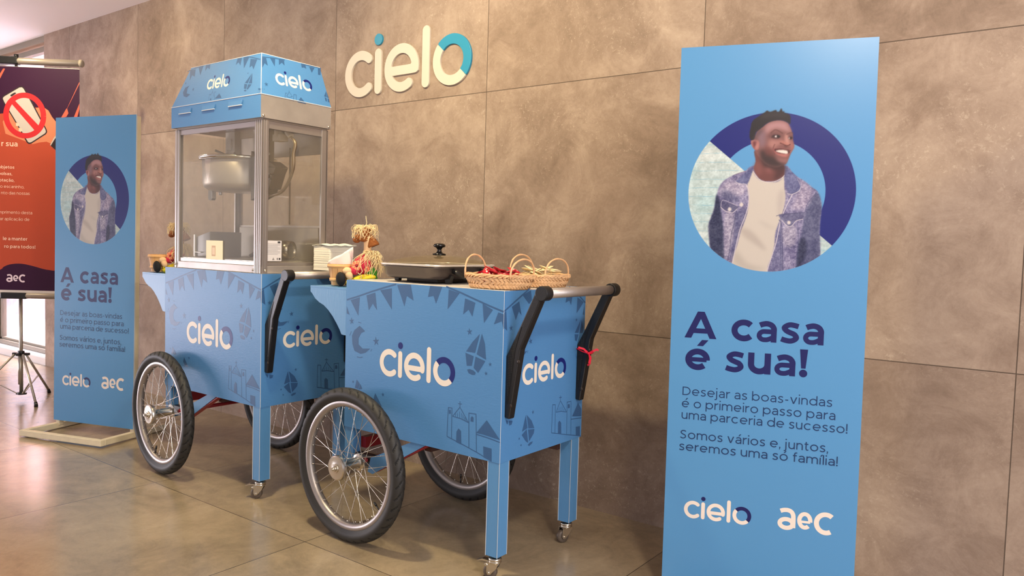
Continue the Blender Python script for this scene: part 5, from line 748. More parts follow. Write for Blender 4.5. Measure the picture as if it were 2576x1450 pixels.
# ------------------------------------------------------------------ printed portrait, painted as ink on a fine grid
def paint_portrait():
    u0, u1, v0, v1, st = 0.030, 0.506, 0.946, 1.425, 0.00105
    nx = int((u1-u0)/st)+1; ny = int((v1-v0)/st)+1
    U, V = np.meshgrid(u0+np.arange(nx)*st, v0+np.arange(ny)*st)
    img = np.zeros((ny, nx, 3)); img[:] = (80, 138, 186)
    rng = np.random.RandomState(5)
    def blur(a, r):
        if r < 0.6: return a
        for ax in (0, 1):
            for _ in range(2):
                k = int(round(r)); k = max(1, k); n = a.shape[ax]
                idx = [np.clip(np.arange(n)+d, 0, n-1) for d in range(-k, k+1)]
                a = sum(np.take(a, i, axis=ax) for i in idx)/(2*k+1)
        return a
    def vn(scale, seed):
        r = np.random.RandomState(seed); g = r.rand(int((v1-v0)/scale)+4, int((u1-u0)/scale)+4)
        x = (U-u0)/scale; y = (V-v0)/scale; xi = x.astype(int); yi = y.astype(int); fx = x-xi; fy = y-yi
        fx = fx*fx*(3-2*fx); fy = fy*fy*(3-2*fy)
        return (g[yi, xi]*(1-fx)+g[yi, xi+1]*fx)*(1-fy)+(g[yi+1, xi]*(1-fx)+g[yi+1, xi+1]*fx)*fy
    den = 0.5*vn(0.004, 1)+0.3*vn(0.010, 2)+0.35*vn(0.0018, 3)+0.25*vn(0.028, 4)-0.7
    den2 = vn(0.030, 8)-0.5
    def inside(poly):
        M = np.zeros(U.shape, bool); n = len(poly)
        for i in range(n):
            x0, y0 = poly[i]; x1, y1 = poly[(i+1) % n]
            if y0 == y1: continue
            c = ((V > min(y0, y1)) & (V <= max(y0, y1))); xx = x0+(V-y0)*(x1-x0)/(y1-y0); M ^= (c & (U < xx))
        return M.astype(float)
    def smooth(p):
        out = []; n = len(p)
        for i in range(n):
            a, b, c, d = [np.array(p[(i+k) % n]) for k in (-1, 0, 1, 2)]
            for t in (0, .25, .5, .75): out.append(tuple(0.5*((2*b)+(c-a)*t+(2*a-5*b+4*c-d)*t*t+(3*b-a-3*c+d)*t**3)))
        return out
    def lineM(p, w):
        out = []; n = len(p)
        for i in range(n-1):
            a = np.array(p[max(0, i-1)]); b = np.array(p[i]); c = np.array(p[i+1]); d = np.array(p[min(n-1, i+2)])
            for t in (0, .25, .5, .75): out.append(0.5*((2*b)+(c-a)*t+(2*a-5*b+4*c-d)*t*t+(3*b-a-3*c+d)*t**3))
        out.append(np.array(p[-1])); D = np.full(U.shape, 9.0)
        for a, b in zip(out[:-1], out[1:]):
            d = b-a; L = max(1e-12, d@d); t = np.clip(((U-a[0])*d[0]+(V-a[1])*d[1])/L, 0, 1); D = np.minimum(D, np.hypot(U-a[0]-t*d[0], V-a[1]-t*d[1]))
        return np.clip((w/2-D)/st+0.5, 0, 1)
    cx, cy, R, r = 0.268, 1.180, 0.2315, 0.1515
    D = np.hypot(U-cx, V-cy); disc = np.clip((R-D)/st+0.5, 0, 1)
    side = (U-cx)*0.655+(V-cy)*0.756; up = np.clip(side/st+0.5, 0, 1)
    # painted brick wall in the lower left of the ring
    br = np.zeros_like(img); br[:] = (168, 184, 184); br += (vn(0.004, 17)-0.5)[..., None]*20; br += (vn(0.012, 11)-0.5)[..., None]*26; br += (vn(0.05, 12)-0.5)[..., None]*(30, 12, 8)
    ch = 0.0255; row = np.floor((V-0.9)/ch); fy = (V-0.9)/ch-row+(vn(0.02, 13)-0.5)*0.12; fx = ((U+0.035*(row % 2))/0.075) % 1.0
    mor = np.clip(1-np.abs(fy-0.5)/0.055, 0, 1)*0.85; mor = np.maximum(mor, np.clip(1-np.abs(fx-0.5+0.06*(vn(0.02, 16)-0.5))/0.018, 0, 1)*0.30*(np.abs(fy-0.5) > 0.06)*(vn(0.045, 15) > 0.5))
    mor *= (0.15+1.0*vn(0.014, 14)); br = br*(1-mor[..., None])+np.array((108, 158, 182))*mor[..., None]
    ring = np.clip((D-r)/st+0.5, 0, 1)
    inner = np.array((80, 138, 186))[None, None]*np.ones_like(img); navy = np.zeros_like(img); navy[:] = (20, 28, 104)
    upper = inner*(1-ring[..., None])+navy*ring[..., None]
    pic = br*(1-up[..., None])+upper*up[..., None]
    img = img*(1-disc[..., None])+pic*disc[..., None]
    # the man, clipped by the ring's outer circle except for his hair
    for poly, col, fe, al, tx in PORTRAIT:
        if poly[0] == 'L': m = lineM(poly[1], poly[2])
        else: m = inside(smooth(poly)); m = blur(m, fe/st*0.8) if fe > 0.0008 else blur(m, 0.7)
        top = V > 1.33
        m = m*np.where(top, 1.0, disc)*al
        c = np.zeros_like(img); c[:] = [q*0.88 for q in col]
        if tx: c += (den*(88 if tx == 1 else 52)+den2*(22))[..., None]*np.array((1, 1, 0.85))
        img = img*(1-m[..., None])+c*m[..., None]
    img = np.clip(img, 0, 255)/255.0
    l = np.where(img <= 0.04045, img/12.92, ((img+0.055)/1.055)**2.4)
    me = bpy.data.meshes.new('portrait_print')
    vs = np.stack([U.ravel(), np.full(U.size, -0.00364), V.ravel()], 1)
    idx = np.arange(nx*ny).reshape(ny, nx); q = np.stack([idx[:-1, :-1], idx[:-1, 1:], idx[1:, 1:], idx[1:, :-1]], -1).reshape(-1, 4)
    me.vertices.add(len(vs)); me.vertices.foreach_set('co', vs.ravel()); me.loops.add(q.size); me.loops.foreach_set('vertex_index', q.ravel().astype(np.int32))
    me.polygons.add(len(q)); me.polygons.foreach_set('loop_start', (np.arange(len(q))*4).astype(np.int32))
    me.update(calc_edges=True)
    at = me.color_attributes.new('Ink', 'FLOAT_COLOR', 'POINT'); at.data.foreach_set('color', np.concatenate([l.reshape(-1, 3), np.ones((nx*ny, 1))], 1).ravel().astype(np.float32))
    me.materials.append(attr_mat('portrait_ink', 0.34)); o = bpy.data.objects.new('portrait_print', me); COL.objects.link(o); return o

M_BAN = mat('banner_blue_vinyl', (80, 138, 186), 0.34); M_BNAVY = mat('banner_navy', (16, 20, 84), 0.36); M_BTEXT = mat('banner_text_blue', (18, 48, 92), 0.38)
M_BCREAM = mat('banner_cream', (226, 212, 200), 0.38)
def make_banner():
    b = empty('display_banner', (0,0,0), 0)
    w, h, z = 0.5413, 1.6122, 0.0
    bd = MB().box((0, -0.0036, 0), (w, 0.0036, h), [1,1,0,1,1,1]).build('print_board', [M_BAN, M_WHITE_EDGE], b, weld=False)
    pr = paint_portrait(); pr.parent = b; pr['label'] = 'printed photo of a smiling man in a denim jacket inside a navy ring'
    ik = Ink((0, -0.0036, 0), (1,0,0), (0,0,1), (0,-1,0))
    text(ik, 'A casa', 0.041, 0.4335, 0.7415, 0.0618, 0.27, 0, gap=0.14, space=0.50); ik.mb.build('headline_text', [M_BNAVY], b, weld=False)
    ik = Ink((0, -0.0036, 0), (1,0,0), (0,0,1), (0,-1,0)); text(ik, 'é sua!', 0.0455, 0.3934, 0.6465, 0.0618, 0.27, 0, gap=0.14, space=0.50)
    ik.mb.build('headline_text', [M_BNAVY], b, weld=False)
    ik = Ink((0, -0.0036, 0), (1,0,0), (0,0,1), (0,-1,0)); x = 0.0196; T = 0.145
    for s, a, c, v in (('Desejar as boas-vindas', 0.0415, 0.4630, 0.5663), ('é o primeiro passo para', 0.0409, 0.4728, 0.5291), ('uma parceria de sucesso!', 0.0415, 0.5065, 0.4936), ('Somos vários e, juntos,', 0.0385, 0.4575, 0.4337), ('seremos uma só família!', 0.0380, 0.4850, 0.3972)):
        text(ik, s, a, c, v, x, T, 0, gap=0.20, space=0.46)
    ik.mb.build('body_text', [M_BTEXT], b, weld=False)
    ik = Ink((0, -0.0036, 0), (1,0,0), (0,0,1), (0,-1,0)); logo_cielo(ik, 0.0592, 0.2190, 0.2357, 0, 1); ik.mb.build('logo', [M_BCREAM, M_BNAVY], b, weld=False)
    ik = Ink((0, -0.0036, 0), (1,0,0), (0,0,1), (0,-1,0)); logo_aec(ik, 0.3290, 0.1940, 1.0, 0); ik.mb.build('logo', [M_BCREAM], b, weld=False)
    # cream wooden frame behind and floor frame
    f = MB()
    for x in (0.004, w-0.030): f.wbox((x, 0.006, -0.03), (x+0.026, 0.034, h-0.004))
    f.wbox((0.03, 0.006, h-0.03), (w-0.03, 0.034, h-0.004)); f.wbox((0.03, 0.006, 0.75), (w-0.03, 0.034, 0.776))
    f.build('rear_frame', M_CREAMW, b, weld=False, bevel=0.002, seg=1)
    f = MB(); zb = -0.0475
    f.wbox((-0.006, -0.20, zb), (w-0.004, -0.172, zb+0.030)); f.wbox((-0.006, 0.205, zb), (w-0.004, 0.233, zb+0.030))
    f.wbox((-0.006, -0.172, zb), (0.022, 0.205, zb+0.030)); f.wbox((w-0.032, -0.172, zb), (w-0.004, 0.205, zb+0.030))
    f.build('floor_frame', M_CREAMW, b, weld=False, bevel=0.002, seg=1)
    return b
def place_banner(b, x, y, z, yaw, lean, roll):
    e = Vector((cos(yaw), sin(yaw), 0)); n = Vector((-sin(yaw), cos(yaw), 0)); k = Vector((0,0,1)); up = cos(lean)*k+sin(lean)*n
    e2 = cos(roll)*e+sin(roll)*up; u2 = -sin(roll)*e+cos(roll)*up; n2 = u2.cross(e2)
    b.matrix_world = Matrix(((e2.x, n2.x, u2.x, x), (e2.y, n2.y, u2.y, y), (e2.z, n2.z, u2.z, z), (0,0,0,1)))
ban = make_banner()
for ch in ban.children:
    if ch.name == 'floor_frame': ff = ch
place_banner(ban, 5.0486, -0.4982, 0.0490, 0.32296, 0.0165, 0.0040)
ban2 = copy_tree(ban); place_banner(ban2, 1.6424, -0.8337, 0.0510, 0.31253, 0.0158, 0.0041)
tag(ban, 'tall blue portrait banner at the right, nearer one, in front of the bare stone wall', 'banner', 'blue portrait banners')
tag(ban2, 'blue portrait banner at the left, standing behind the rear cart on a cream wooden base', 'banner', 'blue portrait banners')
ban.name = 'display_banner'

# ------------------------------------------------------------------ purple and orange notice on a tripod
tr = empty('tripod_banner', (0.755, -0.67, 0), 0.70, 'purple and orange notice banner hanging on a silver tripod stand, far left', 'banner')
MP = [mat('print_purple', (54, 14, 50), 0.55, spec=0.25), mat('print_orange', (186, 76, 50), 0.55, spec=0.25), mat('print_peach', (212, 128, 90), 0.55), mat('print_white', (198, 186, 178), 0.55), mat('print_black', (40, 20, 24), 0.5), mat('print_signal_red', (204, 30, 36), 0.5), mat('print_pale_text', (244, 200, 176), 0.5), mat('print_coral', (206, 92, 68), 0.55), mat('print_logo', (236, 214, 226), 0.5)]
WT = 0.369
sheet = MB().box((-WT, -0.0006, 0.660), (WT, 0.0006, 2.062), 0)
ik = Ink((0, -0.0006, 0), (1,0,0), (0,0,1), (0,-1,0), 0.00025)
def clipx(P, a=-WT, b=WT, c=0.692, d=2.059): return [(min(max(x, a), b), min(max(y, c), d)) for x, y in P]
TP = TRIPOD_PRINT
ik.fill([(-WT, 0.693), (WT, 0.693), (WT, 2.059), (-WT, 2.059)], 0)
def smooth_open(P, n=4):
    out = []
    for i in range(len(P)-1):
        a = P[max(0, i-1)]; b = P[i]; c = P[i+1]; d = P[min(len(P)-1, i+2)]
        for k in range(n):
            t = k/n; out.append(tuple(0.5*((2*b[j])+(c[j]-a[j])*t+(2*a[j]-5*b[j]+4*c[j]-d[j])*t*t+(3*b[j]-a[j]-3*c[j]+d[j])*t**3) for j in (0, 1)))
    return out+[P[-1]]
og = TP['orange']; ik.fill(clipx([(-WT, og[0][1])]+smooth_open([(-WT, og[0][1])]+og[1:9])+[(WT, og[8][1]), (WT, 0.80), (-WT, 0.80)]), 1)
for k in ('stripe1', 'stripe2', 'stripe3'): ik.fill(clipx(TP[k]), 7)
ik.fill(clipx(TP['hand']), 2); ik.fill(clipx(TP['sleeve']), 4); ik.fill(clipx(TP['cuff']), 3); ik.fill(TP['phone'], 4); ik.fill(TP['screen'], 3); ik.fill(TP['notch'], 4)
ik.fill(TP['f1'], 2); ik.fill(TP['f2'], 2); ik.fill(TP['n1'], 6); ik.fill(TP['n2'], 6)
c, rx, rz = TP['ringc'][0], TP['ringc'][1][0]-TP['ringc'][0][0], TP['ringc'][2][1]-TP['ringc'][0][1]
ri = TP['ringi'][1][0]-c[0]; rj = TP['ringi'][2][1]-c[1]
ik.stroke(arc(c[0], c[1], (rx+ri)/2, (rz+rj)/2, 0, 360, 48), (rx-ri+rz-rj)/2, 5); ik.fill(TP['bar'], 5)
wv = TP['wave']; ik.fill(clipx([(-WT, 0.693)]+smooth_open([(-WT, 0.72), (-0.25, 0.745)]+[q for q in wv[1:11]])+[(WT, 0.832), (WT, 0.693)]), 0)
def tx(s, right, v, xh, t, m=6): text(ik, s, None, right, v, xh, t, m, gap=0.17, space=0.40, align='r')
tx('r sua', 0.0, 1.5765, 0.0240, 0.24); tx('objetos', -0.0202, 1.4400, 0.0136, 0.23); tx('bolsas,', -0.0335, 1.4001, 0.0136, 0.23); tx('otação,', -0.0207, 1.3603, 0.0136, 0.23)
tx('o escaninho,', 0.0377, 1.3218, 0.0136, 0.14); tx('nto das nossas', 0.0701, 1.2825, 0.0136, 0.14); tx('mprimento desta', 0.0845, 1.1640, 0.0136, 0.14); tx('ar aplicação de', 0.0679, 1.1230, 0.0136, 0.14)
tx('le a manter', 0.0542, 1.0010, 0.0150, 0.24); tx('ro para todos!', 0.1031, 0.9530, 0.0150, 0.24)
ik.stroke([(-0.112, 1.842), (-0.107, 1.862)], 0.006, 6); ik.stroke([(-0.122, 1.835), (-0.116, 1.855)], 0.006, 6)
logo_aec(ik, -0.0725, 0.7420, 0.755, 8)
off = len(sheet.v); sheet.v += ik.mb.v; sheet.f += [[i+off for i in f] for f in ik.mb.f]; sheet.m += [x+1 for x in ik.mb.m]; sheet.s += ik.mb.s
sheet.build('printed_sheet', [mat('sheet_white', (222, 212, 206), 0.6)]+MP, tr, weld=False)
M_TUBEC = mat('champagne_tube', (168, 156, 144), 0.4, 0.3); M_STAND = mat('stand_silver', (178, 170, 160), 0.35, 0.75)
for z, r in ((2.094, 0.0205), (0.660, 0.0175)):
    t = MB(); t.cyl((-WT-0.006, -0.002, z), (WT+0.006, -0.002, z), r, n=28); tb = t.build('roller_tube', M_TUBEC, tr)
    t = MB(); t.lathe([(1e-5, 0), (r*1.1, 0), (r*1.12, 0.012), (r*0.9, 0.018), (1e-5, 0.019)], (WT+0.004, -0.002, z), (1,0,0), 24); t.lathe([(1e-5, 0), (r*1.1, 0), (r*1.12, 0.012), (r*0.9, 0.018), (1e-5, 0.019)], (-WT-0.004, -0.002, z), (-1,0,0), 24); t.build('end_cap', mat('end_cap_beige', (160, 148, 132), 0.5), tb)
MB().box((-0.16, -0.024, 2.072), (0.012, 0.02, 2.118)).build('top_clamp', M_BLACKP, tr, bevel=0.006)
MB().box((-0.100, -0.0215, 0.640), (0.052, 0.018, 0.678)).build('bottom_clamp', M_BLACKP, tr, bevel=0.006)
t = MB(); t.cyl((0, 0.022, 0.045), (0, 0.022, 0.70), 0.0105, n=20); t.build('pole', M_STAND, tr)
t = MB(); t.cyl((-0.004, 0.022, 0.10), (-0.004, 0.022, 0.30), 0.0135, n=20); t.cyl((-0.02, 0.026, 0.68), (-0.02, 0.026, 2.13), 0.0085, n=16); t.build('pole_sleeve', M_STAND, tr)
t = MB(); t.cyl((-0.02, 0.026, 2.118), (-0.02, 0.026, 2.140), 0.013, n=16); t.build('pole_cap', M_BLACKP, tr)
t = MB(); t.cyl((0, 0.022, 0.285), (0, 0.022, 0.312), 0.019, n=20); t.wbox((-0.05, 0.012, 0.284), (0.05, 0.032, 0.300)); t.wbox((-0.01, -0.02, 0.284), (0.01, 0.03, 0.300)); t.build('leg_clamp', M_BLACKP, tr, bevel=0.002)
t = MB(); t.cyl((0, 0.022, 0.036), (0, 0.022, 0.052), 0.022, n=20); t.wbox((-0.03, 0.014, 0.036), (0.03, 0.030, 0.048)); t.build('lower_hub', M_BLACKP, tr, bevel=0.002)
foot_w = [Vector((1.0064, -0.6729, 0.012)), Vector((0.6201, -0.442, 0.012)), Vector((0.60, -0.895, 0.012))]
for fw in foot_w:
    d = fw-Vector((0.755, -0.67, 0)); fl = Vector((d.x*cos(-.7)-d.y*sin(-.7), d.x*sin(-.7)+d.y*cos(-.7), 0.014)); o0 = Vector((0, 0.022, 0.290)); dr = (fl-o0); dr.z = 0; dr.normalize()
    a = o0+dr*0.035; lg_ = MB(); lg_.cyl(a, fl, 0.0072, n=14); L_ = lg_.build('leg', M_STAND, tr)
    q = MB(); q.cyl(fl+(a-fl).normalized()*0.016, fl-Vector((0,0,0.012)), 0.0095, 0.0115, n=14); q.build('foot', M_BLACKP, L_)
    mid = a.lerp(fl, 0.55); q = MB(); q.bar(Vector((0, 0.022, 0.044))+dr*0.024, mid, 0.009, 0.004); q.build('strut', M_STAND, L_)

# ------------------------------------------------------------------ electric skillet
def lp(cart, s, d, z): return cartw(cart, s, d, z)
ZC = ZT+0.0004
sk = empty('electric_skillet', lp(cartB, -0.482, 0.228, ZC), THB+0.02, 'dark grey electric skillet with glass lid on the front cart', 'skillet')
hw, hd = 0.140, 0.180
def rl(z, k, r, n=8): return [(x, y, z) for x, y in rrect(-hw*k-(0 if k == 1 else 0), -hd*k, hw*k, hd*k, r, n)]
def loft(rings, m=0, sm=True):
    b = MB(); v = [p for r_i in rings for p in r_i]; n = len(rings[0]); f = []
    for i in range(len(rings)-1):
        for j in range(n): l = (j+1) % n; f.append((i*n+j, i*n+l, (i+1)*n+l, (i+1)*n+j))
    b.add(v, f, m, sm); return b
def rr(z, a, b, r): return [(x, y, z) for x, y in rrect(-a, -b, a, b, r, 8)]
rings = [rr(0.014, hw-0.05, hd-0.05, 0.03), rr(0.014, hw-0.028, hd-0.028, 0.04), rr(0.018, hw-0.016, hd-0.016, 0.046), rr(0.028, hw-0.009, hd-0.009, 0.05), rr(0.052, hw-0.005, hd-0.005, 0.05), rr(0.055, hw, hd, 0.052), rr(0.058, hw+0.001, hd+0.001, 0.052), rr(0.058, hw-0.007, hd-0.007, 0.047), rr(0.022, hw-0.016, hd-0.016, 0.042)]
pb = loft(rings); pb.poly([p for p in rr(0.014, hw-0.05, hd-0.05, 0.03)]); pb.poly([p for p in rr(0.022, hw-0.016, hd-0.016, 0.042)])
pb.build('pan', mat('pan_grey_metallic', (92, 84, 82), 0.3, 0.75), sk)
l = loft([rr(0.0600, hw+0.004, hd+0.004, 0.054), rr(0.0660, hw+0.004, hd+0.004, 0.054), rr(0.0672, hw-0.002, hd-0.002, 0.050), rr(0.0600, hw-0.003, hd-0.003, 0.05), rr(0.0600, hw+0.004, hd+0.004, 0.054)])
lid = l.build('lid_rim', mat('bright_rim', (226, 220, 214), 0.25, 0.6), sk); lid['label'] = 'shiny steel rim of the lid'
gr = []
for k in np.linspace(0, 1, 9):
    a = (hw-0.003)*(1-k*0.93); b2 = (hd-0.003)*(1-k*0.93); zz = 0.064+0.034*(1-(1-k)**2.3); gr.append(rr(zz, a, b2, min(0.05, a*0.95, b2*0.95)*(1) if k < .9 else min(a, b2)*0.98))
gl_ = loft(gr); gl_.poly(gr[-1]); gl_.build('lid_glass', glass_mat('lid_glass', (236, 230, 212), 0.10, (180, 166, 130), 0.04), lid)
k = MB(); k.lathe([(1e-5, 0.098), (0.024, 0.098), (0.0245, 0.102), (0.013, 0.105), (0.0085, 0.111), (0.008, 0.118), (0.012, 0.124), (0.021, 0.128), (0.0225, 0.132), (0.019, 0.1375), (0.010, 0.140), (1e-5, 0.1405)], (0,0,0), (0,0,1), 40); k.build('lid_knob', mat('glossy_black', (14, 13, 13), 0.18), lid)
for sx in (-1, 1):
    b = MB(); x0 = sx*(hw-0.012)
    b.tube([(x0, -0.075, 0.046), (x0+sx*0.022, -0.078, 0.040), (x0+sx*0.030, -0.055, 0.026), (x0+sx*0.032, 0, 0.020), (x0+sx*0.030, 0.055, 0.026), (x0+sx*0.022, 0.078, 0.040), (x0, 0.075, 0.046)], 0.009, 12)
    for y in (-0.085, 0.085): b.prism([(x0-sx*0.02, y-0.008, 0.03), (x0+sx*0.012, y-0.008, 0.030), (x0+sx*0.004, y-0.008, 0.0), (x0-sx*0.016, y-0.008, 0.0)], (0, 0.016, 0))
    b.build('side_handle', M_BLACKP, sk, bevel=0.002)
b = MB(); b.wbox((-0.075, -0.09, 0.0), (0.075, 0.09, 0.0135)); b.build('heater_base', mat('heater_base_grey', (60, 54, 52), 0.4, 0.3), sk, bevel=0.003)

# ------------------------------------------------------------------ wicker baskets
M_WICK = mat('woven_palm_straw', (212, 168, 122), 0.65, bump=(400, 0.4, (1, 1, 0.2)), vary=(60, 0.14)); M_WICK2 = mat('straw_handle', (214, 170, 126), 0.6, bump=(300, 0.3), vary=(40, 0.10))
def make_basket(a, b, h):
    """a,b half sizes of the oval rim; open woven wall with braided rows and two loop handles"""
    k = empty('wicker_basket', (0,0,0)); per = 96
    def ov(t, z, o=0.0):
        fl = 0.82+0.18*(z/h); e = 2.6; c, s = cos(t), sin(t)
        x = (abs(c)**(2/e))*(1 if c >= 0 else -1); y = (abs(s)**(2/e))*(1 if s >= 0 else -1)
        return Vector((x*(a*fl+o), y*(b*fl+o), z))
    def nor(t): return Vector((cos(t)*b, sin(t)*a, 0)).normalized()
    n = 44; wv = MB()
    # braided rows: overlapping slanted leaves
    rows = 3
    for r_i in range(rows):
        z0 = 0.003+r_i*(h-0.014)/rows; hh = (h-0.010)/rows
        for i in range(n):
            for lay in (0, 1):
                t0 = 2*pi*(i+0.5*lay)/n; dt = 2*pi/n*1.15*(1 if (lay+r_i) % 2 == 0 else -1); P = []; Q = []
                for q in range(6):
                    f = q/5; t = t0+dt*f; P.append(ov(t, z0+hh*1.0*f, 0.0020*sin(pi*f)+(0.0015 if lay else -0.001))); Q.append(nor(t))
                wv.ribbon(P, Q, 0.0088, 0.0010)
    wv.build('woven_wall', M_WICK, k, weld=False)
    rim = MB(); P = [ov(2*pi*i/per, h-0.003+0.0012*sin(i*0.9)) for i in range(per)]; rim.tube(P, 0.0042, 8, closed=True)
    for i in range(40):
        t0 = 2*pi*i/40; rim.ribbon([ov(t0+q*0.035, h-0.0085+q*0.0013, 0.0036-0.0004*abs(q-2)) for q in range(6)], [nor(t0+q*0.035)+Vector((0,0,0.5)) for q in range(6)], 0.0075, 0.0010)
    rim.build('rim', M_WICK, k, weld=False)
    base = MB(); base.poly([ov(2*pi*i/48, 0.004, -0.001) for i in range(48)]); base.tube([ov(2*pi*i/per, 0.004) for i in range(per)], 0.0035, 6, closed=True); base.build('base', M_WICK, k, weld=False)
    return k, ov
def handle(k, x, w, h0, top, lean):
    P = []
    for i in range(23):
        t = i/22; an = pi*t; P.append((x+lean*sin(an)+random.uniform(-.0004, .0004), -w*cos(an), h0+(top-h0)*sin(an)**0.8))
    P = [(x, -w*.97, 0.030)]+P+[(x, w*.97, 0.030)]
    MB().tube(P, [0.0030+0.0004*sin(i*1.3) for i in range(len(P))], 8).build('handle', M_WICK2, k)
M_KET = mat('red_sachet_foil', (190, 30, 44), 0.28, 0.1, bump=(120, 0.5)); M_KETW = mat('sachet_white_print', (240, 225, 215), 0.35); M_MUS = mat('cream_sachet_foil', (238, 216, 166), 0.3, bump=(120, 0.5)); M_MUSB = mat('sachet_blue_print', (60, 70, 100), 0.4); M_GOLD = mat('sachet_gold_print', (200, 160, 70), 0.35)
def make_packet(name, m, pr1, pr2):
    b = MB(); nx, ny = 9, 7; L, Wd = 0.0215, 0.0155; v = []; f = []
    for sg in (1, -1):
        for i in range(nx):
            for j in range(ny):
                u = -1+2*i/(nx-1); w = -1+2*j/(ny-1); e = max(0, 1-abs(u)**4)*max(0, 1-abs(w)**4)
                v.append((u*L, w*Wd, sg*0.0028*e+(0.0008*sin(u*9) if abs(w) > 0.9 else 0)))
    for s_ in (0, 1):
        o = s_*nx*ny
        for i in range(nx-1):
            for j in range(ny-1):
                q = (o+i*ny+j, o+(i+1)*ny+j, o+(i+1)*ny+j+1, o+i*ny+j+1); mm = 0
                if pr1 and s_ == 0 and ((i, j) in ((2, 3), (3, 3), (5, 2), (6, 4), (2, 1), (4, 4))): mm = 1
                if pr2 and s_ == 0 and ((i, j) in ((3, 2), (4, 2), (5, 4))): mm = 2
                b.add([v[x] for x in q], [(0,1,2,3)], mm, True)
    return b.build(name, [m, pr1 or m, pr2 or m])
bk1, _ = make_basket(0.118, 0.078, 0.046); bk1.location = lp(cartB, -0.102, 0.106, ZC+0.0005); bk1.rotation_euler = (0, 0, THB+0.04)
tag(bk1, 'oval wicker basket of red sachets on the front corner of the front cart', 'basket', 'wicker baskets on the front cart')
handle(bk1, -0.098, 0.056, 0.044, 0.106, -0.006); handle(bk1, 0.088, 0.066, 0.044, 0.096, 0.006)
bk2, _ = make_basket(0.096, 0.098, 0.044); bk2.location = lp(cartB, -0.106, 0.336, ZC+0.0005); bk2.rotation_euler = (0, 0, THB-0.05)
tag(bk2, 'wicker basket of pale cream sachets behind the basket of red sachets', 'basket', 'wicker baskets on the front cart')
handle(bk2, -0.080, 0.066, 0.042, 0.108, -0.004); handle(bk2, 0.074, 0.066, 0.042, 0.098, 0.004)
rng = random.Random(11)
pk = make_packet('ketchup_sachet', M_KET, M_KETW, None); pk2 = make_packet('cream_sachet', M_MUS, M_MUSB, M_GOLD)
def fill_basket(src, bk, n, a, b, z0, dz, label, group, cat):
    for i in range(n):
        o = src if i == 0 else src.copy()
        if i: COL.objects.link(o)
        r = math.sqrt(rng.random())*0.80; t = rng.uniform(0, 2*pi); lay = i/n
        loc = Vector((r*cos(t)*(a-0.022), r*sin(t)*(b-0.020), z0+dz*lay+0.010*(1-r)*lay+0.0035*(i % 3)))
        o.location = bk.location+loc; o.rotation_euler = (rng.uniform(-.4, .4)*(0.4+lay), rng.uniform(-.35, .35)*(0.4+lay), rng.uniform(0, pi)); tag(o, label, cat, group)
fill_basket(pk, bk1, 38, 0.112, 0.072, 0.018, 0.036, 'small red foil sachet with white print heaped in the nearer wicker basket', 'red sachets in the front basket', 'sachet')
fill_basket(pk2, bk2, 38, 0.090, 0.092, 0.018, 0.040, 'small cream foil sachet heaped in the farther wicker basket', 'cream sachets in the rear basket', 'sachet')

# ------------------------------------------------------------------ napkins
np_ = empty('napkin_stack', lp(cartA, 0.058, 0.312, 0.9292), THA, 'tall square stack of white paper napkins at the end of the rear cart', 'napkins')
M_NAP = mat('napkin_paper', (236, 230, 214), 0.8, bump=(60, 0.5, (0.2, 0.2, 3)))
b = MB(); rg = random.Random(4)
for i in range(30):
    z = i*0.00335; j = lambda: rg.uniform(-.0007, .0007); dx, dy = j(), j()
    b.prism([(x+dx, y+dy, z) for x, y in rrect(-0.054, -0.064, 0.054, 0.064, 0.006, 3)], (0, 0, 0.00328))
b.build('folded_stack', M_NAP, np_, weld=False)
b = MB(); v = []; f = []; nx, ny = 14, 14
for lay in range(3):
    for i in range(nx):
        for j in range(ny):
            x = -0.060+0.118*i/(nx-1); y = -0.066+0.140*j/(ny-1); v.append((x+0.003*lay, y-0.002*lay, 0.1015+0.003*lay+0.003*sin(x*60+lay)+0.006*max(0, y*14-0.3)*0.5+0.0015*sin(y*130)))
for lay in range(3):
    for i in range(nx-1):
        for j in range(ny-1): o_ = lay*nx*ny; f.append((o_+i*ny+j, o_+(i+1)*ny+j, o_+(i+1)*ny+j+1, o_+i*ny+j+1))
b.add(v, f, 0, True); o = b.build('loose_napkin', M_NAP, np_, weld=False); sd = o.modifiers.new('s', 'SOLIDIFY'); sd.thickness = 0.0016

# ------------------------------------------------------------------ scarecrow dolls carrying a bucket
MS = dict(str_=mat('raffia_straw', (232, 206, 156), 0.7), flesh=mat('doll_felt', (228, 188, 140), 0.85, bump=(200, 0.3)), red=mat('doll_pink_shirt', (196, 36, 66), 0.8), org=mat('doll_flower_orange', (240, 112, 84), 0.8), orl=mat('doll_flower_pale', (246, 168, 120), 0.8), yel=mat('doll_yellow_cloth', (226, 204, 46), 0.85, bump=(90, 0.5)), grn=mat('doll_green_cloth', (60, 140, 36), 0.85, bump=(90, 0.5)), brn=mat('doll_brown_hat', (140, 78, 24), 0.85, bump=(120, 0.3)), blk=mat('doll_black_shoe', (14, 11, 10), 0.8), wood=mat('bucket_wood', (214, 164, 104), 0.6, bump=(60, 0.3, (1, 1, 0.1)), vary=(30, 0.08)), brown=mat('doll_brown_cloth', (120, 70, 30), 0.85))
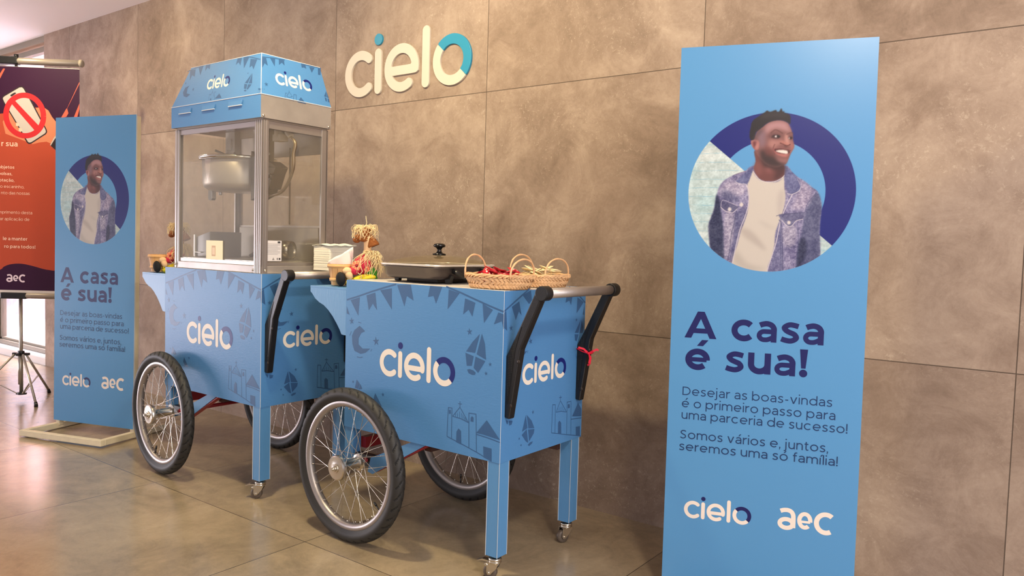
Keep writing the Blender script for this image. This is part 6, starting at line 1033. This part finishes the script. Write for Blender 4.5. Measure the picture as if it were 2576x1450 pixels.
def make_doll(seed=1):
    """origin on the shelf; bucket at -x, figure at +x, seen from -y"""
    rg = random.Random(seed); d = empty('scarecrow_doll', (0,0,0))
    # bucket is its own part: slatted tub with a hoop and a bottom ring
    n = 40; bk = MB(); r0, r1, z0, z1 = 0.030, 0.043, 0.0, 0.082; C = Vector((-0.052, 0, 0)); sl = 12
    for k in range(sl):
        a0, a1 = 2*pi*k/sl+0.02, 2*pi*(k+1)/sl-0.02; P = []
        for (r, z) in ((r0, 0.004), (r1, z1)):
            for a in np.linspace(a0, a1, 4): P.append((C.x+r*cos(a), r*sin(a), z))
        P2 = [(C.x+(p[0]-C.x)*0.94, p[1]*0.94, p[2]) for p in P]
        bk.add(P+P2, [(0,1,5,4), (1,2,6,5), (2,3,7,6), (8,12,13,9), (9,13,14,10), (10,14,15,11), (4,5,13,12), (5,6,14,13), (6,7,15,14), (0,4,12,8), (3,11,15,7)], 0)
    for z in (0.074, 0.024):
        r = r0+(r1-r0)*z/z1; bk.lathe([(r+0.0005, z-0.006), (r+0.0028, z-0.005), (r+0.0032, z+0.005), (r+0.001, z+0.006)], C, (0,0,1), 40)
    bk.lathe([(1e-5, 0.006), (r0, 0.006)], C, (0,0,1), 24); bk.build('bucket', MS['wood'], d, weld=False)
    # body
    b = MB(); b.ball((0.030, -0.002, 0.080), (0.034, 0.030, 0.036), 24); b.ball((0.034, 0.0, 0.105), (0.024, 0.022, 0.020), 20); b.ball((0.004, -0.022, 0.060), (0.018, 0.013, 0.016), 18, rot=Matrix.Rotation(0.7, 3, 'Y'))
    sh = b.build('shirt', MS['red'], d, weld=False)
    fl = MB()
    for cx, cz, R, cc in ((0.014, 0.078, 0.022, 1), (0.048, 0.066, 0.013, 1)):
        for k in range(16):
            a = 2*pi*k/16; p = Vector((cx, -0.0335 if cx < .03 else -0.0285, cz)); dd = Vector((cos(a), 0.0, sin(a))); q = p+dd*R*0.95+Vector((0, 0.006*(R/0.022), 0)); s_ = Vector((-sin(a), 0, cos(a)))*R*0.15
            fl.add([p+dd*R*0.25-s_*0.4, p+dd*R*0.7-s_, q, p+dd*R*0.7+s_, p+dd*R*0.25+s_*0.4], [(0,1,2,3,4)], k % 2)
        fl.ball((cx, -0.034 if cx < .03 else -0.029, cz), (R*0.2, 0.002, R*0.2), 12, 2)
    fl.build('flower_print', [MS['org'], MS['orl'], mat('flower_centre', (150, 30, 50), 0.8)], sh, weld=False)
    b = MB(); b.ball((-0.020, -0.032, 0.058), (0.017, 0.012, 0.014), 20); b.ball((-0.012, -0.034, 0.042), (0.013, 0.011, 0.018), 20, rot=Matrix.Rotation(-0.35, 3, 'Y')); b.build('hand', MS['flesh'], d, weld=False)
    b = MB(); b.lathe([(0.011, 0.110), (0.013, 0.13), (0.014, 0.150), (0.0165, 0.170), (0.015, 0.186), (0.008, 0.196), (1e-5, 0.198)], (0.030, 0, 0), (0.10, 0, 1), 28); b.build('head', MS['flesh'], d, weld=False)
    b = MB(); b.ball((0.036, -0.016, 0.030), (0.044, 0.020, 0.017), 24, rot=Matrix.Rotation(-0.18, 3, 'Y')); b.ball((-0.012, -0.026, 0.014), (0.013, 0.012, 0.014), 16)
    for k in range(9):
        a = 2*pi*k/9; b.ball((-0.010+0.004*cos(a), -0.026+0.011*cos(a), 0.028+0.008*sin(a)), (0.006, 0.004, 0.004), 8)
    b.build('trouser_leg', MS['yel'], d, weld=False)
    b = MB(); b.ball((0.060, 0.000, 0.052), (0.020, 0.022, 0.022), 24); b.ball((0.066, 0.0, 0.026), (0.016, 0.020, 0.026), 20)
    for k in range(7): b.tube([(0.044+0.008*cos(a)+k*0.004, -0.0215+0.003*k*0.3, 0.046+0.010*sin(a)) for a in np.linspace(-1.2, 1.4, 7)], 0.0016, 6)
    o = b.build('trouser_leg', MS['grn'], d, weld=False); o['label'] = 'green trouser leg'
    b = MB(); b.ball((-0.038, -0.046, 0.028), (0.017, 0.010, 0.026), 22, rot=Matrix.Rotation(-0.12, 3, 'Y')); b.build('shoe', MS['blk'], d, weld=False)
    # floppy brown hat with hanging brim flaps
    b = MB(); b.ball((0.035, 0, 0.200), (0.024, 0.023, 0.024), 24); 
    b.ball((0.024, -0.014, 0.180), (0.025, 0.012, 0.013), 20, rot=Matrix.Rotation(0.25, 3, 'Y')); b.ball((0.006, -0.006, 0.172), (0.014, 0.010, 0.011), 16)
    b.lathe([(0.010, 0.050), (0.015, 0.030), (0.022, 0.006), (0.021, 0.0), (1e-5, 0.002)], (0.066, 0.0, 0.150), (-0.42, 0, 1), 24); b.build('hat', MS['brn'], d, weld=False)
    # raffia
    st = MB(); m2 = MB()
    for i in range(150):
        a = rg.uniform(0, 2*pi); p = Vector((0.034+rg.uniform(-.006, .006), rg.uniform(-.006, .006), 0.212)); L = rg.uniform(0.014, 0.050); sw_ = rg.uniform(-2.6, 2.6); up_ = rg.uniform(0.006, 0.024); dn = rg.uniform(0.008, 0.050); P = []
        for k in range(9):
            t = k/8; aa = a+sw_*t; P.append(p+Vector((cos(aa), sin(aa)*0.85, 0))*(L*math.sin(t*1.75))+Vector((0.002*sin(t*11+i), 0.002*cos(t*9+i), up_*math.sin(t*2.6)-dn*t*t)))
        st.tube(P, rg.choice([0.0006, 0.0008, 0.0010]), 5)
    st.tube([(0.036, 0, 0.222), (0.040, 0, 0.238), (0.037, 0, 0.252), (0.036, 0, 0.262)], 0.0014, 6)
    st.build('straw_hair', MS['str_'], d, weld=False)
    for i in range(140):
        a = rg.uniform(-1.7, 1.2); p = Vector((0.046+rg.uniform(-.01, .012), rg.uniform(-.014, .008), 0.130)); L = rg.uniform(0.022, 0.056); dn = rg.uniform(0.02, 0.095); sw_ = rg.uniform(-2.2, 2.2); P = []
        for k in range(9):
            t = k/8; aa = a+sw_*t; P.append(p+Vector((cos(aa)*0.95, sin(aa)*0.7, 0))*(L*math.sin(t*1.7))+Vector((0.004*sin(t*9+i), 0.002*cos(t*8+i), 0.012*sin(t*3)-dn*t**1.4)))
        m2.tube(P, rg.choice([0.0006, 0.0008, 0.0010]), 5)
    m2.tube([(0.030, -0.034, 0.112), (0.026, -0.040, 0.085), (0.036, -0.040, 0.058), (0.028, -0.040, 0.046), (0.020, -0.038, 0.052)], 0.0017, 6); m2.tube([(0.032, -0.034, 0.045), (0.030, -0.042, 0.020), (0.031, -0.040, 0.004)], 0.0014, 6)
    m2.build('straw_scarf', MS['str_'], d, weld=False)
    return d
SH = 0.8828
dollB = make_doll(1); dollB.location = lp(cartB, -0.803, 0.108, SH); dollB.rotation_euler = (0, 0, 0.62); dollB.scale = (1.07, 1.07, 1.02)
tag(dollB, 'straw-haired scarecrow doll with brown hat on the shelf of the front cart', 'doll', 'scarecrow dolls')
dollA = copy_tree(dollB); dollA.location = lp(cartA, -0.818, 0.078, SH); dollA.rotation_euler = (0, 0, 0.62)
tag(dollA, 'straw-haired scarecrow doll on the rear cart shelf, partly seen through the machine glass', 'doll', 'scarecrow dolls')
# paper napkins tucked in the front doll's bucket
nb = MB(); 
M_NAP2 = mat('soft_white_napkin', (240, 226, 214), 0.85, bump=(40, 0.4))
def local(d, p): m = Matrix.Rotation(d.rotation_euler.z, 4, 'Z'); return m @ Vector(p)
sheets = []
v = []; f = []; nx, ny = 10, 10
for lay in range(5):
    for i in range(nx):
        for j in range(ny):
            u = i/(nx-1); w = j/(ny-1); x = -0.040+0.085*u; zz = 0.028*w+0.048*u*w+0.008*lay*0.3; v.append((x*0.95+0.003*sin(w*5+lay), (-0.022+0.010*lay)*(0.6+0.4*w)+0.002*sin(u*7+lay), zz+0.002*sin(u*9)))
for lay in range(5):
    for i in range(nx-1):
        for j in range(ny-1): o_ = lay*nx*ny; f.append((o_+i*ny+j, o_+(i+1)*ny+j, o_+(i+1)*ny+j+1, o_+i*ny+j+1))
nb.add(v, f, 0, True); on = nb.build('bucket_napkins', M_NAP2, None, weld=False); sd = on.modifiers.new('s', 'SOLIDIFY'); sd.thickness = 0.004
on.location = dollB.location+local(dollB, (-0.056, 0, 0.062)); on.rotation_euler = dollB.rotation_euler
tag(on, 'folded white paper napkins standing in the wooden bucket of the front doll', 'napkins')

# ------------------------------------------------------------------ red ribbon tied on the far handle arm
M_RIB = mat('red_ribbon', (214, 24, 56), 0.4)
rb = empty('red_ribbon', lp(cartB, 0.03, CD-0.033, 0.688), THB, 'small red ribbon tied in a bow around the far black handle arm', 'ribbon')
b = MB()
def rib(P, w=0.007): 
    nn = [Vector((1, -0.5, 0.2))]*len(P); b.ribbon(P, nn, w, 0.0008)
b2 = MB(); x0, x1, y0, y1 = -0.0285, 0.0195, -0.0165, 0.0165
lp_ = [(x1, y0, 0.0), (x1+0.001, 0.0, -0.003), (x1, y1, 0.0), (-0.028, y1+0.001, 0.012), (-0.0285, 0, 0.014), (-0.0285, y0, 0.012), (-0.005, y0-0.0015, 0.004), (x1, y0-0.001, 0.0)]
b2.tube(lp_, 0.0022, 6)
b2.build('loop', M_RIB, rb, weld=False)
c0 = Vector((0.021, -0.019, 0.0))
rib([c0, c0+Vector((0.010, -0.010, -0.002)), c0+Vector((0.018, -0.018, -0.014)), c0+Vector((0.016, -0.020, -0.030))]); rib([c0, c0+Vector((0.004, -0.014, 0.006)), c0+Vector((-0.004, -0.026, 0.018)), c0+Vector((-0.022, -0.032, 0.022))])
rib([c0, c0+Vector((0.012, -0.004, -0.012)), c0+Vector((0.010, -0.006, -0.034)), c0+Vector((0.004, -0.010, -0.040))]); rib([c0, c0+Vector((0.016, 0.004, 0.010)), c0+Vector((0.026, 0.012, 0.016)), c0+Vector((0.030, 0.016, 0.012))])
b.ball(c0, (0.005, 0.005, 0.005), 10); b.build('bow', M_RIB, rb, weld=False)
